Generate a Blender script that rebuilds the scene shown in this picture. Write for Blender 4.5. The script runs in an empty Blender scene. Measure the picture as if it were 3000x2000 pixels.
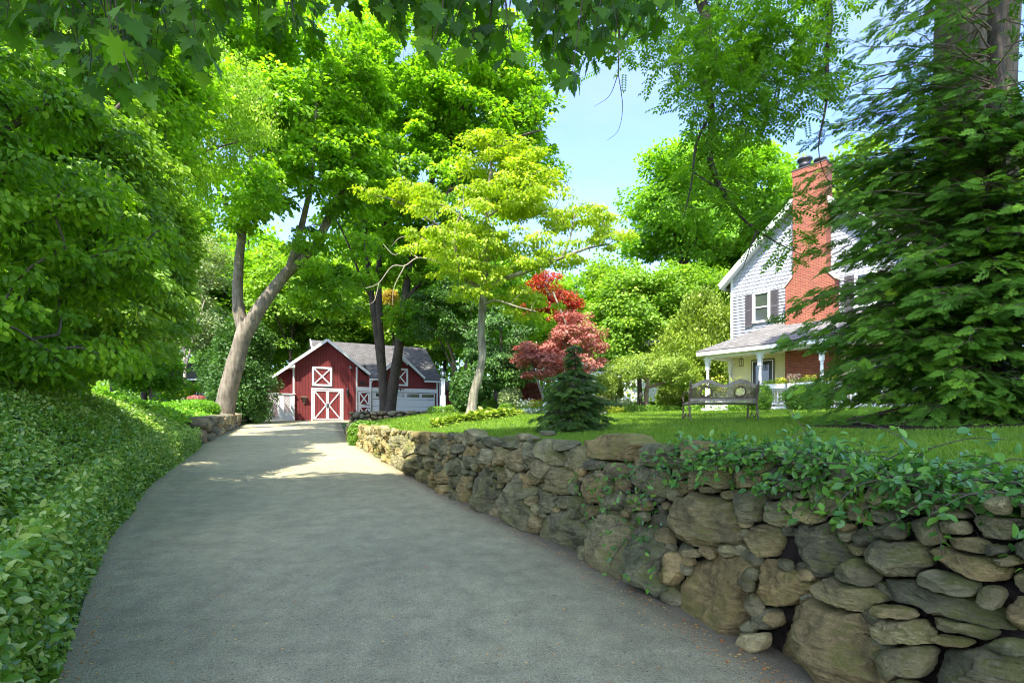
import bpy, math, random
import numpy as np
from mathutils import Vector
R = math.radians
rng = np.random.default_rng(11)
random.seed(5)
sc = bpy.context.scene
COL = sc.collection

# ------------------------------------------------------------------ camera, sky, sun, exposure
cd = bpy.data.cameras.new('camera'); cam = bpy.data.objects.new('camera', cd); COL.objects.link(cam)
cam.location = (0, 0, 1.5); cam.rotation_euler = (R(90), 0, 0)
cd.sensor_width = 36; cd.lens = 18.48; cd.shift_y = 0.0817; cd.clip_start = 0.05; cd.clip_end = 2000
sc.camera = cam
SUN_EL, SUN_AZ = 57.0, math.degrees(math.atan2(-.40, -.917))   # azimuth of the sun measured from +Y towards +X
w = bpy.data.worlds.new('World'); sc.world = w; w.use_nodes = True
wn, wl = w.node_tree.nodes, w.node_tree.links
bg = wn['Background']
sky = wn.new('ShaderNodeTexSky'); sky.sky_type = 'NISHITA'; sky.sun_disc = False
sky.sun_elevation = R(SUN_EL); sky.sun_rotation = R(SUN_AZ); sky.air_density = 0.8; sky.dust_density = 1.5; sky.ozone_density = 3.5
# thin high cloud mixed into the sky
tc = wn.new('ShaderNodeTexCoord'); mp = wn.new('ShaderNodeMapping'); mp.inputs['Scale'].default_value = (1.2, 1.2, 4.0)
nz = wn.new('ShaderNodeTexNoise'); nz.inputs['Scale'].default_value = 1.8; nz.inputs['Detail'].default_value = 6; nz.inputs['Roughness'].default_value = .55
cr = wn.new('ShaderNodeValToRGB'); cr.color_ramp.elements[0].position = .42; cr.color_ramp.elements[1].position = .72
cr.color_ramp.elements[0].color = (0, 0, 0, 1); cr.color_ramp.elements[1].color = (.22, .22, .22, 1)
mx = wn.new('ShaderNodeMixRGB'); mx.inputs[2].default_value = (1.5, 1.55, 1.6, 1)
wl.new(tc.outputs['Generated'], mp.inputs[0]); wl.new(mp.outputs[0], nz.inputs[0]); wl.new(nz.outputs[0], cr.inputs[0])
wl.new(cr.outputs[0], mx.inputs[0]); tn = wn.new('ShaderNodeMixRGB'); tn.blend_type = 'MULTIPLY'; tn.inputs[0].default_value = 1; tn.inputs[2].default_value = (.84, .84, .96, 1); wl.new(sky.outputs[0], tn.inputs[1]); wl.new(tn.outputs[0], mx.inputs[1]); wl.new(mx.outputs[0], bg.inputs[0])
bg.inputs[1].default_value = 0.115
sd = bpy.data.lights.new('sun', 'SUN'); so = bpy.data.objects.new('sun', sd); COL.objects.link(so)
sd.energy = 2.0; sd.angle = R(.55); sd.color = (1, .95, .86)
az = R(SUN_AZ); el = R(SUN_EL)
sv = Vector((math.sin(az)*math.cos(el), math.cos(az)*math.cos(el), math.sin(el)))
so.rotation_euler = sv.to_track_quat('Z', 'Y').to_euler(); so.location = (0, -20, 40)
sc.view_settings.view_transform = 'Standard'; sc.view_settings.look = 'None'
sc.view_settings.gamma = 1; sc.view_settings.exposure = 2.8
cy = sc.cycles
cy.max_bounces = 7; cy.diffuse_bounces = 4; cy.glossy_bounces = 2; cy.transmission_bounces = 5; cy.transparent_max_bounces = 6
cy.use_denoising = True; cy.use_adaptive_sampling = True; cy.adaptive_threshold = .02; cy.caustics_reflective = False; cy.caustics_refractive = False
cy.sample_clamp_indirect = 6; cy.filter_width = 1.05

F = 1207.0; CX = 1176.0; HZ = 976.0     # the photograph laid out at 2352 px wide: focal length, centre column, horizon row
def at(x, y, Y):
    return np.array(((x-CX)/F*Y, Y, 1.5-(y-HZ)/F*Y))

# ------------------------------------------------------------------ materials
def newmat(name):
    m = bpy.data.materials.new(name); m.use_nodes = True
    n, l = m.node_tree.nodes, m.node_tree.links
    return m, n, l, n['Principled BSDF']
def ramp(n, stops):
    r = n.new('ShaderNodeValToRGB'); e = r.color_ramp.elements
    while len(e) < len(stops): e.new(.5)
    for i, (p, c) in enumerate(stops):
        e[i].position = p; e[i].color = (*c, 1)
    return r
def noise(n, l, vec, scale, detail=4, rough=.55):
    t = n.new('ShaderNodeTexNoise'); t.inputs['Scale'].default_value = scale; t.inputs['Detail'].default_value = detail
    t.inputs['Roughness'].default_value = rough
    if vec is not None: l.new(vec, t.inputs['Vector'])
    return t
def math_n(n, l, op, a, b=None, c=None):
    t = n.new('ShaderNodeMath'); t.operation = op
    for i, v in enumerate((a, b, c)):
        if v is None: continue
        if isinstance(v, (int, float)): t.inputs[i].default_value = v
        else: l.new(v, t.inputs[i])
    return t.outputs[0]
def mixc(n, l, f, a, b, mode='MIX'):
    t = n.new('ShaderNodeMixRGB'); t.blend_type = mode
    for i, v in enumerate((f, a, b)):
        if isinstance(v, (int, float)): t.inputs[i].default_value = v
        elif isinstance(v, tuple): t.inputs[i].default_value = (*v, 1)
        else: l.new(v, t.inputs[i])
    return t.outputs[0]
def bump(n, l, h, bs, strength=.5, dist=.02):
    b = n.new('ShaderNodeBump'); b.inputs['Strength'].default_value = strength; b.inputs['Distance'].default_value = dist
    l.new(h, b.inputs['Height']); l.new(b.outputs[0], bs.inputs['Normal']); return b
def leafmat(name, cols, trans=.35, rough=.5, spec=.35, tmul=(1.5, 1.6, .55), under_mix=.14):
    cols = [tuple(min(.8, c*g) for c, g in zip(q, (1.85, 1.65, 1.10))) for q in cols]
    m, n, l, bs = newmat(name)
    at_ = n.new('ShaderNodeAttribute'); at_.attribute_name = 'tint'
    r = ramp(n, [(i/(len(cols)-1), c) for i, c in enumerate(cols)])
    l.new(at_.outputs['Fac'], r.inputs[0])
    geo = n.new('ShaderNodeNewGeometry')
    # the underside of a leaf is paler and greyer
    under = mixc(n, l, under_mix, r.outputs[0], (.20, .26, .14))
    top = mixc(n, l, geo.outputs['Backfacing'], r.outputs[0], under)
    l.new(top, bs.inputs['Base Color']); bs.inputs['Roughness'].default_value = rough
    bs.inputs['Specular IOR Level'].default_value = spec
    tr = n.new('ShaderNodeBsdfTranslucent'); tcol = mixc(n, l, 1.0, r.outputs[0], tmul, 'MULTIPLY'); l.new(tcol, tr.inputs[0])
    ms = n.new('ShaderNodeMixShader'); ms.inputs[0].default_value = trans
    l.new(bs.outputs[0], ms.inputs[1]); l.new(tr.outputs[0], ms.inputs[2])
    l.new(ms.outputs[0], n['Material Output'].inputs[0])
    return m
def plain(name, col, rough=.6, metal=0, var=.12, scale=6, bumpy=0, bdist=.004):
    m, n, l, bs = newmat(name)
    t = n.new('ShaderNodeTexCoord'); nn = noise(n, l, t.outputs['Object'], scale, 6)
    lo = tuple(c*(1-var) for c in col); hi = tuple(min(1, c*(1+var)) for c in col)
    r = ramp(n, [(.3, lo), (.7, hi)]); l.new(nn.outputs[0], r.inputs[0]); l.new(r.outputs[0], bs.inputs['Base Color'])
    bs.inputs['Roughness'].default_value = rough; bs.inputs['Metallic'].default_value = metal; bs.inputs['Specular IOR Level'].default_value = .15 if rough > .85 else .5
    if bumpy:
        n2 = noise(n, l, t.outputs['Object'], scale*6, 6); bump(n, l, n2.outputs[0], bs, bumpy, bdist)
    return m
M = {}
M['maple'] = leafmat('maple_leaf', [(.045, .115, .010), (.10, .22, .014), (.20, .34, .022)], .5)
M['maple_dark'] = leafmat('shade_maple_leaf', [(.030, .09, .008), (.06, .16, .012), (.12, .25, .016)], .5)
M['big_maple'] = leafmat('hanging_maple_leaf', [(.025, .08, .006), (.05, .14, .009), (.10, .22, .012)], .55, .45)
M['dogwood'] = leafmat('dogwood_leaf', [(.105, .18, .012), (.17, .26, .018), (.26, .34, .035)], .45)
M['walnut'] = leafmat('walnut_leaf', [(.05, .13, .012), (.085, .20, .016), (.16, .30, .02)], .45)
M['bright'] = leafmat('bright_leaf', [(.050, .12, .016), (.10, .20, .026), (.18, .29, .04)], .42)
M['locust'] = leafmat('locust_leaf', [(.09, .18, .010), (.15, .27, .014), (.25, .38, .02)], .42)
M['dark'] = leafmat('dark_leaf', [(.014, .045, .010), (.028, .080, .016), (.055, .13, .025)], .25)
M['hemlock'] = leafmat('hemlock_needles', [(.026, .080, .014), (.070, .17, .024), (.16, .31, .032)], .3, .6, .2, under_mix=.05)
M['hemlock_dark'] = leafmat('young_hemlock_needles', [(.012, .034, .008), (.030, .072, .013), (.08, .15, .022)], .2, .6, .2, under_mix=0)
M['cedar'] = leafmat('cedar_foliage', [(.07, .13, .018), (.12, .19, .028), (.19, .27, .045)], .25)
M['olive'] = leafmat('crabapple_leaf', [(.06, .11, .02), (.11, .18, .035), (.19, .27, .06)], .3)
M['red'] = leafmat('red_maple_leaf', [(.10, .014, .010), (.20, .028, .018), (.27, .06, .03)], .35, tmul=(1.5, .8, .6))
M['pink'] = leafmat('plum_maple_leaf', [(.11, .038, .045), (.23, .095, .105), (.34, .19, .20)], .3, tmul=(1.3, .8, .8))
M['purple'] = leafmat('purple_leaf', [(.035, .010, .010), (.07, .02, .018), (.11, .035, .025)], .3, tmul=(1.3, .8, .8))
M['orange'] = leafmat('orange_leaf', [(.12, .13, .012), (.18, .14, .015), (.24, .19, .02)], .4, tmul=(1.3, 1., .6))
M['ivy'] = leafmat('euonymus_leaf', [(.030, .09, .010), (.075, .175, .018), (.16, .27, .04), (.30, .38, .16)], .25, .30, .6)
M['vine'] = leafmat('vine_leaf', [(.020, .075, .020), (.040, .13, .028), (.075, .19, .03), (.15, .28, .03)], .25, .32, .5)
M['cover'] = leafmat('ground_cover_leaf', [(.045, .14, .012), (.09, .22, .016), (.17, .32, .024)], .35)
M['box'] = leafmat('boxwood_leaf', [(.035, .09, .012), (.07, .16, .018), (.12, .23, .026)], .22, .4)
M['gold'] = leafmat('golden_leaf', [(.08, .13, .010), (.15, .20, .014), (.24, .28, .03)], .35)
M['hosta'] = leafmat('hosta_leaf', [(.06, .12, .018), (.12, .19, .03), (.26, .32, .12)], .3)
M['grey_shrub'] = leafmat('grey_green_leaf', [(.07, .12, .07), (.13, .19, .11), (.2, .27, .16)], .25)
M['grass'] = leafmat('grass_blade', [(.045, .105, .008), (.085, .165, .010), (.14, .23, .02)], .3, .5, .3)
M['deadleaf'] = leafmat('fallen_leaf', [(.25, .08, .02), (.42, .20, .06), (.45, .36, .16)], .1)
M['flower_yellow'] = leafmat('yellow_flower', [(.6, .42, .02), (.75, .55, .03), (.8, .66, .2)], .2, tmul=(1, 1, .6))
M['flower_pink'] = leafmat('pink_flower', [(.6, .22, .20), (.72, .38, .36), (.8, .6, .58)], .2, tmul=(1, .8, .8))
M['flower_white'] = leafmat('white_flower', [(.6, .6, .6), (.72, .6, .68), (.8, .8, .8)], .2, tmul=(1, 1, 1))

def barkmat(name, lo, hi, sc_=1.0):
    m, n, l, bs = newmat(name)
    t = n.new('ShaderNodeTexCoord'); mp_ = n.new('ShaderNodeMapping'); mp_.inputs['Scale'].default_value = (9*sc_, 9*sc_, 1.6*sc_)
    l.new(t.outputs['Object'], mp_.inputs[0])
    a = noise(n, l, mp_.outputs[0], 2.2, 8, .65); b = noise(n, l, t.outputs['Object'], 1.3, 5)
    r = ramp(n, [(.32, lo), (.62, hi)]); l.new(a.outputs[0], r.inputs[0])
    r2 = ramp(n, [(.35, (.65, .68, .6)), (.65, (1.1, 1.08, 1.05))]); l.new(b.outputs[0], r2.inputs[0])
    c = mixc(n, l, 1., r.outputs[0], r2.outputs[0], 'MULTIPLY')
    l.new(c, bs.inputs['Base Color']); bs.inputs['Roughness'].default_value = .9
    bump(n, l, a.outputs[0], bs, .9, .03); return m
M['bark'] = barkmat('bark', (.075, .052, .036), (.26, .19, .135))
M['bark_pale'] = barkmat('pale_bark', (.085, .063, .042), (.27, .225, .165), .42)
M['bark_grey'] = barkmat('grey_bark', (.09, .08, .058), (.33, .30, .22), .5)
M['bark_dark'] = barkmat('dark_bark', (.030, .022, .016), (.10, .075, .055))
M['twig'] = plain('twig_bark', (.13, .10, .075), .9)
M['deadtwig'] = plain('dry_twig', (.42, .35, .27), .9)
M['white'] = plain('white_paint', (.70, .70, .68), .5, var=.05, scale=3)
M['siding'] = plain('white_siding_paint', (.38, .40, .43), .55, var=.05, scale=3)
M['white_dirty'] = plain('weathered_white_paint', (.70, .70, .66), .6, var=.14, scale=4)
M['bounce_white'] = plain('bounce_tinted_white_paint', (.66, .63, .37), .6, var=.06)  # white paint under the porch, with yellow green bounce light put into its colour
M['black'] = plain('black_metal', (.025, .025, .027), .45)
M['charcoal'] = plain('charcoal_shutter', (.085, .078, .082), .55, var=.15)
M['iron'] = plain('brown_cast_iron', (.17, .115, .075), .6, var=.3, scale=20)
M['oldwood'] = plain('grey_weathered_wood', (.46, .38, .29), .8, var=.35, scale=9, bumpy=.4)
M['soil'] = plain('dark_soil', (.035, .025, .017), .95, var=.4, scale=14, bumpy=1., bdist=.02)
M['mulch'] = plain('bark_mulch', (.055, .034, .022), .95, var=.5, scale=30, bumpy=1., bdist=.03)
M['dooredge'] = plain('storm_door_black', (.02, .02, .02), .35)
def glassmat(name, col=(.05, .06, .05), rough=.06):
    m, n, l, bs = newmat(name); bs.inputs['Base Color'].default_value = (*col, 1); bs.inputs['Roughness'].default_value = rough
    bs.inputs['Specular IOR Level'].default_value = .9; return m
M['glass'] = glassmat('window_glass')

def stone_mat(name, base=(1, 1, 1), moss=.5):
    m, n, l, bs = newmat(name)
    t = n.new('ShaderNodeTexCoord'); geo = n.new('ShaderNodeNewGeometry'); a_ = n.new('ShaderNodeAttribute'); a_.attribute_name = 'tint'
    P_ = t.outputs['Object']
    n1 = noise(n, l, P_, 3.2, 8, .6); n2 = noise(n, l, P_, 26, 8, .75); n3 = noise(n, l, P_, 1.7, 5, .6); n4 = noise(n, l, P_, 110, 3, .8)
    mp_ = n.new('ShaderNodeMapping'); mp_.inputs['Scale'].default_value = (2.5, 2.5, 11); mp_.inputs['Rotation'].default_value = (.35, .25, 0); l.new(P_, mp_.inputs[0])
    n5 = noise(n, l, mp_.outputs[0], 2.4, 6, .65)
    hue = ramp(n, [(0, (.105, .105, .095)), (.25, (.16, .155, .13)), (.45, (.21, .175, .125)), (.6, (.24, .185, .12)), (.8, (.15, .16, .145)), (1, (.27, .24, .18))])
    l.new(a_.outputs['Fac'], hue.inputs[0])
    v1 = ramp(n, [(.34, (.45, .46, .42)), (.66, (1.4, 1.36, 1.25))]); l.new(n1.outputs[0], v1.inputs[0])
    c = mixc(n, l, 1., hue.outputs[0], v1.outputs[0], 'MULTIPLY')
    v5 = ramp(n, [(.36, (.72, .70, .66)), (.62, (1.22, 1.2, 1.14))]); l.new(n5.outputs[0], v5.inputs[0])
    c = mixc(n, l, .85, c, v5.outputs[0], 'MULTIPLY')
    v2 = ramp(n, [(.3, (.62, .62, .62)), (.72, (1.4, 1.4, 1.36))]); l.new(n2.outputs[0], v2.inputs[0])
    c = mixc(n, l, .8, c, v2.outputs[0], 'MULTIPLY')
    v4 = ramp(n, [(.35, (.78, .78, .78)), (.68, (1.28, 1.28, 1.25))]); l.new(n4.outputs[0], v4.inputs[0])
    c = mixc(n, l, .8, c, v4.outputs[0], 'MULTIPLY')
    lich = math_n(n, l, 'MULTIPLY', math_n(n, l, 'GREATER_THAN', n2.outputs[0], .60), math_n(n, l, 'GREATER_THAN', n3.outputs[0], .56))
    c = mixc(n, l, math_n(n, l, 'MULTIPLY', lich, .38), c, (.36, .36, .26))
    sx = n.new('ShaderNodeSeparateXYZ'); l.new(geo.outputs['Normal'], sx.inputs[0])
    mk = math_n(n, l, 'ADD', math_n(n, l, 'MULTIPLY', sx.outputs['Z'], .14), math_n(n, l, 'MULTIPLY', n3.outputs[0], 1.0))
    mk = math_n(n, l, 'ADD', mk, math_n(n, l, 'MULTIPLY', math_n(n, l, 'SUBTRACT', n2.outputs[0], .5), .5))
    mr = ramp(n, [(.62-.08*moss, (0, 0, 0)), (.75-.08*moss, (.7, .7, .7))]); l.new(mk, mr.inputs[0])
    c = mixc(n, l, mr.outputs[0], c, (.070, .080, .014))
    c = mixc(n, l, 1., c, base, 'MULTIPLY')
    l.new(c, bs.inputs['Base Color']); bs.inputs['Roughness'].default_value = .9; bs.inputs['Specular IOR Level'].default_value = .25
    h = math_n(n, l, 'ADD', math_n(n, l, 'MULTIPLY', n2.outputs[0], .5), math_n(n, l, 'MULTIPLY', n5.outputs[0], .8))
    h = math_n(n, l, 'ADD', h, math_n(n, l, 'MULTIPLY', n4.outputs[0], .18))
    bump(n, l, h, bs, 1., .05)
    return m
M['stone'] = stone_mat('fieldstone', (1.85, 1.78, 1.22), 1.0)
M['stone_pale'] = stone_mat('pale_fieldstone', (1.45, 1.36, 1.2), .1)

def asphalt():
    m, n, l, bs = newmat('asphalt')
    t = n.new('ShaderNodeTexCoord'); P_ = t.outputs['Object']
    a_ = n.new('ShaderNodeAttribute'); a_.attribute_name = 'tint'      # 1 at the dusty verge, 0 in the middle
    big = noise(n, l, P_, .45, 5, .6); mid = noise(n, l, P_, 5, 6, .65); fine = noise(n, l, P_, 130, 3, .8)
    vo = n.new('ShaderNodeTexVoronoi'); vo.inputs['Scale'].default_value = 95; l.new(P_, vo.inputs['Vector'])
    r = ramp(n, [(.3, (.315, .288, .170)), (.7, (.40, .365, .218))]); l.new(big.outputs[0], r.inputs[0])
    r2 = ramp(n, [(.3, (.80, .80, .80)), (.7, (1.18, 1.18, 1.16))]); l.new(mid.outputs[0], r2.inputs[0])
    c = mixc(n, l, 1., r.outputs[0], r2.outputs[0], 'MULTIPLY')
    r3 = ramp(n, [(.30, (.42, .42, .42)), (.5, (1, 1, 1)), (.72, (1.9, 1.85, 1.75))]); l.new(fine.outputs[0], r3.inputs[0])
    c = mixc(n, l, .9, c, r3.outputs[0], 'MULTIPLY')
    sp = math_n(n, l, 'GREATER_THAN', vo.outputs['Color'], .91)
    c = mixc(n, l, math_n(n, l, 'MULTIPLY', sp, .7), c, (.40, .38, .32))
    sp2 = math_n(n, l, 'LESS_THAN', vo.outputs['Color'], .1)
    c = mixc(n, l, math_n(n, l, 'MULTIPLY', sp2, .5), c, (.03, .03, .028))
    st_ = noise(n, l, P_, 1.6, 7, .7); sr = ramp(n, [(.36, (.90, .91, .90)), (.5, (1, 1, 1)), (.66, (1.07, 1.06, 1.03))]); l.new(st_.outputs[0], sr.inputs[0]); c = mixc(n, l, 1., c, sr.outputs[0], 'MULTIPLY')
    co = noise(n, l, P_, 42, 4, .8); cor = ramp(n, [(.32, (.84, .84, .84)), (.5, (1, 1, 1)), (.7, (1.18, 1.17, 1.14))]); l.new(co.outputs[0], cor.inputs[0]); c = mixc(n, l, 1., c, cor.outputs[0], 'MULTIPLY')
    e = math_n(n, l, 'ADD', a_.outputs['Fac'], math_n(n, l, 'MULTIPLY', math_n(n, l, 'SUBTRACT', mid.outputs[0], .5), .9))
    er = ramp(n, [(.55, (0, 0, 0)), (1, (.75, .75, .75))]); l.new(e, er.inputs[0])
    c = mixc(n, l, er.outputs[0], c, (.135, .11, .072))
    l.new(c, bs.inputs['Base Color']); bs.inputs['Roughness'].default_value = .88; bs.inputs['Specular IOR Level'].default_value = .3
    h = math_n(n, l, 'ADD', fine.outputs[0], math_n(n, l, 'MULTIPLY', vo.outputs['Distance'], .8))
    bump(n, l, h, bs, .7, .008)
    return m
M['asphalt'] = asphalt()
def groundmat():
    m, n, l, bs = newmat('earth'); t = n.new('ShaderNodeTexCoord'); P_ = t.outputs['Object']
    a = noise(n, l, P_, 1.2, 6, .65); b = noise(n, l, P_, 22, 5, .7)
    r = ramp(n, [(.35, (.030, .050, .012)), (.65, (.055, .10, .018))]); l.new(a.outputs[0], r.inputs[0])
    r2 = ramp(n, [(.3, (.5, .5, .5)), (.7, (1.5, 1.5, 1.4))]); l.new(b.outputs[0], r2.inputs[0])
    c = mixc(n, l, 1., r.outputs[0], r2.outputs[0], 'MULTIPLY'); l.new(c, bs.inputs['Base Color']); bs.inputs['Roughness'].default_value = .95
    bump(n, l, b.outputs[0], bs, 1., .05); return m
M['earth'] = groundmat()
def lawnmat():
    m, n, l, bs = newmat('lawn_turf'); t = n.new('ShaderNodeTexCoord'); P_ = t.outputs['Object']
    a = noise(n, l, P_, .6, 6, .6); b = noise(n, l, P_, 45, 4, .75); c3 = noise(n, l, P_, 7, 5, .7)
    r = ramp(n, [(.3, (.075, .17, .014)), (.7, (.14, .25, .024))]); l.new(a.outputs[0], r.inputs[0])
    r2 = ramp(n, [(.3, (.55, .6, .5)), (.7, (1.35, 1.3, 1.3))]); l.new(b.outputs[0], r2.inputs[0])
    r3 = ramp(n, [(.3, (.75, .8, .7)), (.7, (1.25, 1.18, 1.15))]); l.new(c3.outputs[0], r3.inputs[0])
    c = mixc(n, l, 1., r.outputs[0], r2.outputs[0], 'MULTIPLY'); c = mixc(n, l, 1., c, r3.outputs[0], 'MULTIPLY')
    br = noise(n, l, P_, 1.1, 6, .7); bm_ = ramp(n, [(.56, (0, 0, 0)), (.68, (.6, .6, .6))]); l.new(br.outputs[0], bm_.inputs[0]); c = mixc(n, l, bm_.outputs[0], c, (.17, .17, .05))
    l.new(c, bs.inputs['Base Color']); bs.inputs['Roughness'].default_value = .9
    bump(n, l, b.outputs[0], bs, 1., .04); return m
M['turf'] = lawnmat()
def brickmat():
    m, n, l, bs = newmat('red_brick'); t = n.new('ShaderNodeTexCoord')
    b = n.new('ShaderNodeTexBrick'); b.inputs['Scale'].default_value = 1.0
    b.inputs['Brick Width'].default_value = .21; b.inputs['Row Height'].default_value = .072; b.inputs['Mortar Size'].default_value = .010
    b.inputs['Color1'].default_value = (.40, .125, .062, 1); b.inputs['Color2'].default_value = (.28, .080, .044, 1); b.inputs['Mortar'].default_value = (.11, .040, .026, 1)
    l.new(t.outputs['UV'], b.inputs['Vector'])
    nn = noise(n, l, t.outputs['Object'], 30, 6, .7); r = ramp(n, [(.3, (.85, .85, .85)), (.7, (1.12, 1.12, 1.12))]); l.new(nn.outputs[0], r.inputs[0])
    c = mixc(n, l, 1., b.outputs['Color'], r.outputs[0], 'MULTIPLY'); l.new(c, bs.inputs['Base Color']); bs.inputs['Roughness'].default_value = .8
    bm = bump(n, l, b.outputs['Fac'], bs, 1., .012); bm.invert = True; return m
M['brick'] = brickmat()
def shinglemat(name, lo, hi):
    m, n, l, bs = newmat(name); t = n.new('ShaderNodeTexCoord')
    b = n.new('ShaderNodeTexBrick'); b.inputs['Brick Width'].default_value = .30; b.inputs['Row Height'].default_value = .14; b.inputs['Mortar Size'].default_value = .010
    b.inputs['Scale'].default_value = 1; b.inputs['Color1'].default_value = (*lo, 1); b.inputs['Color2'].default_value = (*hi, 1); b.inputs['Mortar'].default_value = (*[c*.3 for c in lo], 1)
    l.new(t.outputs['UV'], b.inputs['Vector'])
    nn = noise(n, l, t.outputs['Object'], 25, 5, .7); r = ramp(n, [(.3, (.75, .75, .75)), (.7, (1.25, 1.25, 1.25))]); l.new(nn.outputs[0], r.inputs[0])
    c = mixc(n, l, 1., b.outputs['Color'], r.outputs[0], 'MULTIPLY'); l.new(c, bs.inputs['Base Color']); bs.inputs['Roughness'].default_value = .9
    bm = bump(n, l, b.outputs['Fac'], bs, .8, .015); bm.invert = True; return m
M['roof_dark'] = shinglemat('dark_shingle', (.085, .080, .074), (.14, .132, .122))
M['roof_grey'] = shinglemat('grey_shingle', (.115, .108, .100), (.19, .18, .165))
M['roof_brown'] = shinglemat('brown_shingle', (.10, .085, .07), (.16, .14, .12))
def barnred():
    m, n, l, bs = newmat('barn_red_boards'); t = n.new('ShaderNodeTexCoord'); sp = n.new('ShaderNodeSeparateXYZ'); l.new(t.outputs['UV'], sp.inputs[0])
    f = math_n(n, l, 'FRACT', math_n(n, l, 'DIVIDE', sp.outputs['X'], .20))
    g = math_n(n, l, 'LESS_THAN', f, .13)
    nn = noise(n, l, t.outputs['Object'], 5, 6, .7); r = ramp(n, [(.3, (.145, .014, .014)), (.7, (.205, .024, .022))]); l.new(nn.outputs[0], r.inputs[0])
    c = mixc(n, l, math_n(n, l, 'MULTIPLY', g, .85), r.outputs[0], (.04, .005, .005)); l.new(c, bs.inputs['Base Color']); bs.inputs['Roughness'].default_value = .75
    b = bump(n, l, g, bs, 1., .012); b.invert = True; return m
M['barn'] = barnred()

# ------------------------------------------------------------------ objects
def tag(o, label=None, cat=None, group=None, kind=None):
    if label: o['label'] = label
    if cat: o['category'] = cat
    if group: o['group'] = group
    if kind: o['kind'] = kind
    return o
def empty(name, loc, label, cat, group=None, rz=0):
    o = bpy.data.objects.new(name, None); COL.objects.link(o); o.location = tuple(float(v) for v in loc); o.rotation_euler = (0, 0, rz)
    return tag(o, label, cat, group)
def mesh_np(name, verts, facegroups, mat, parent=None, origin=None, tint=None, smooth=False, uv=None):
    """facegroups: list of (M,k) index arrays; one mesh object whose origin sits at `origin` (world, or parent-local)"""
    verts = np.asarray(verts, dtype=np.float32).reshape(-1, 3)
    if origin is not None: verts = verts - np.asarray(origin, dtype=np.float32)
    me = bpy.data.meshes.new(name)
    facegroups = [np.asarray(f, dtype=np.int32) for f in facegroups if len(f)]
    nf = sum(len(f) for f in facegroups); nl = sum(f.size for f in facegroups)
    me.vertices.add(len(verts)); me.vertices.foreach_set('co', verts.ravel())
    me.loops.add(nl); me.polygons.add(nf)
    me.loops.foreach_set('vertex_index', np.concatenate([f.ravel() for f in facegroups]))
    tot = np.concatenate([np.full(len(f), f.shape[1], dtype=np.int32) for f in facegroups])
    st = np.concatenate([[0], np.cumsum(tot)[:-1]]).astype(np.int32)
    me.polygons.foreach_set('loop_start', st)
    if smooth: me.polygons.foreach_set('use_smooth', np.ones(nf, dtype=bool))
    if tint is not None:
        a = me.attributes.new('tint', 'FLOAT', 'POINT'); a.data.foreach_set('value', np.asarray(tint, dtype=np.float32))
    if uv is not None:
        u = me.uv_layers.new(name='UVMap'); u.data.foreach_set('uv', np.asarray(uv, dtype=np.float32).ravel())
    me.update(calc_edges=True); me.validate()
    me.materials.append(mat)
    o = bpy.data.objects.new(name, me); COL.objects.link(o)
    if parent is not None: o.parent = parent
    if origin is not None and parent is None: o.location = tuple(float(v) for v in origin)
    elif origin is not None: o.location = (0, 0, 0)
    return o
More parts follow.
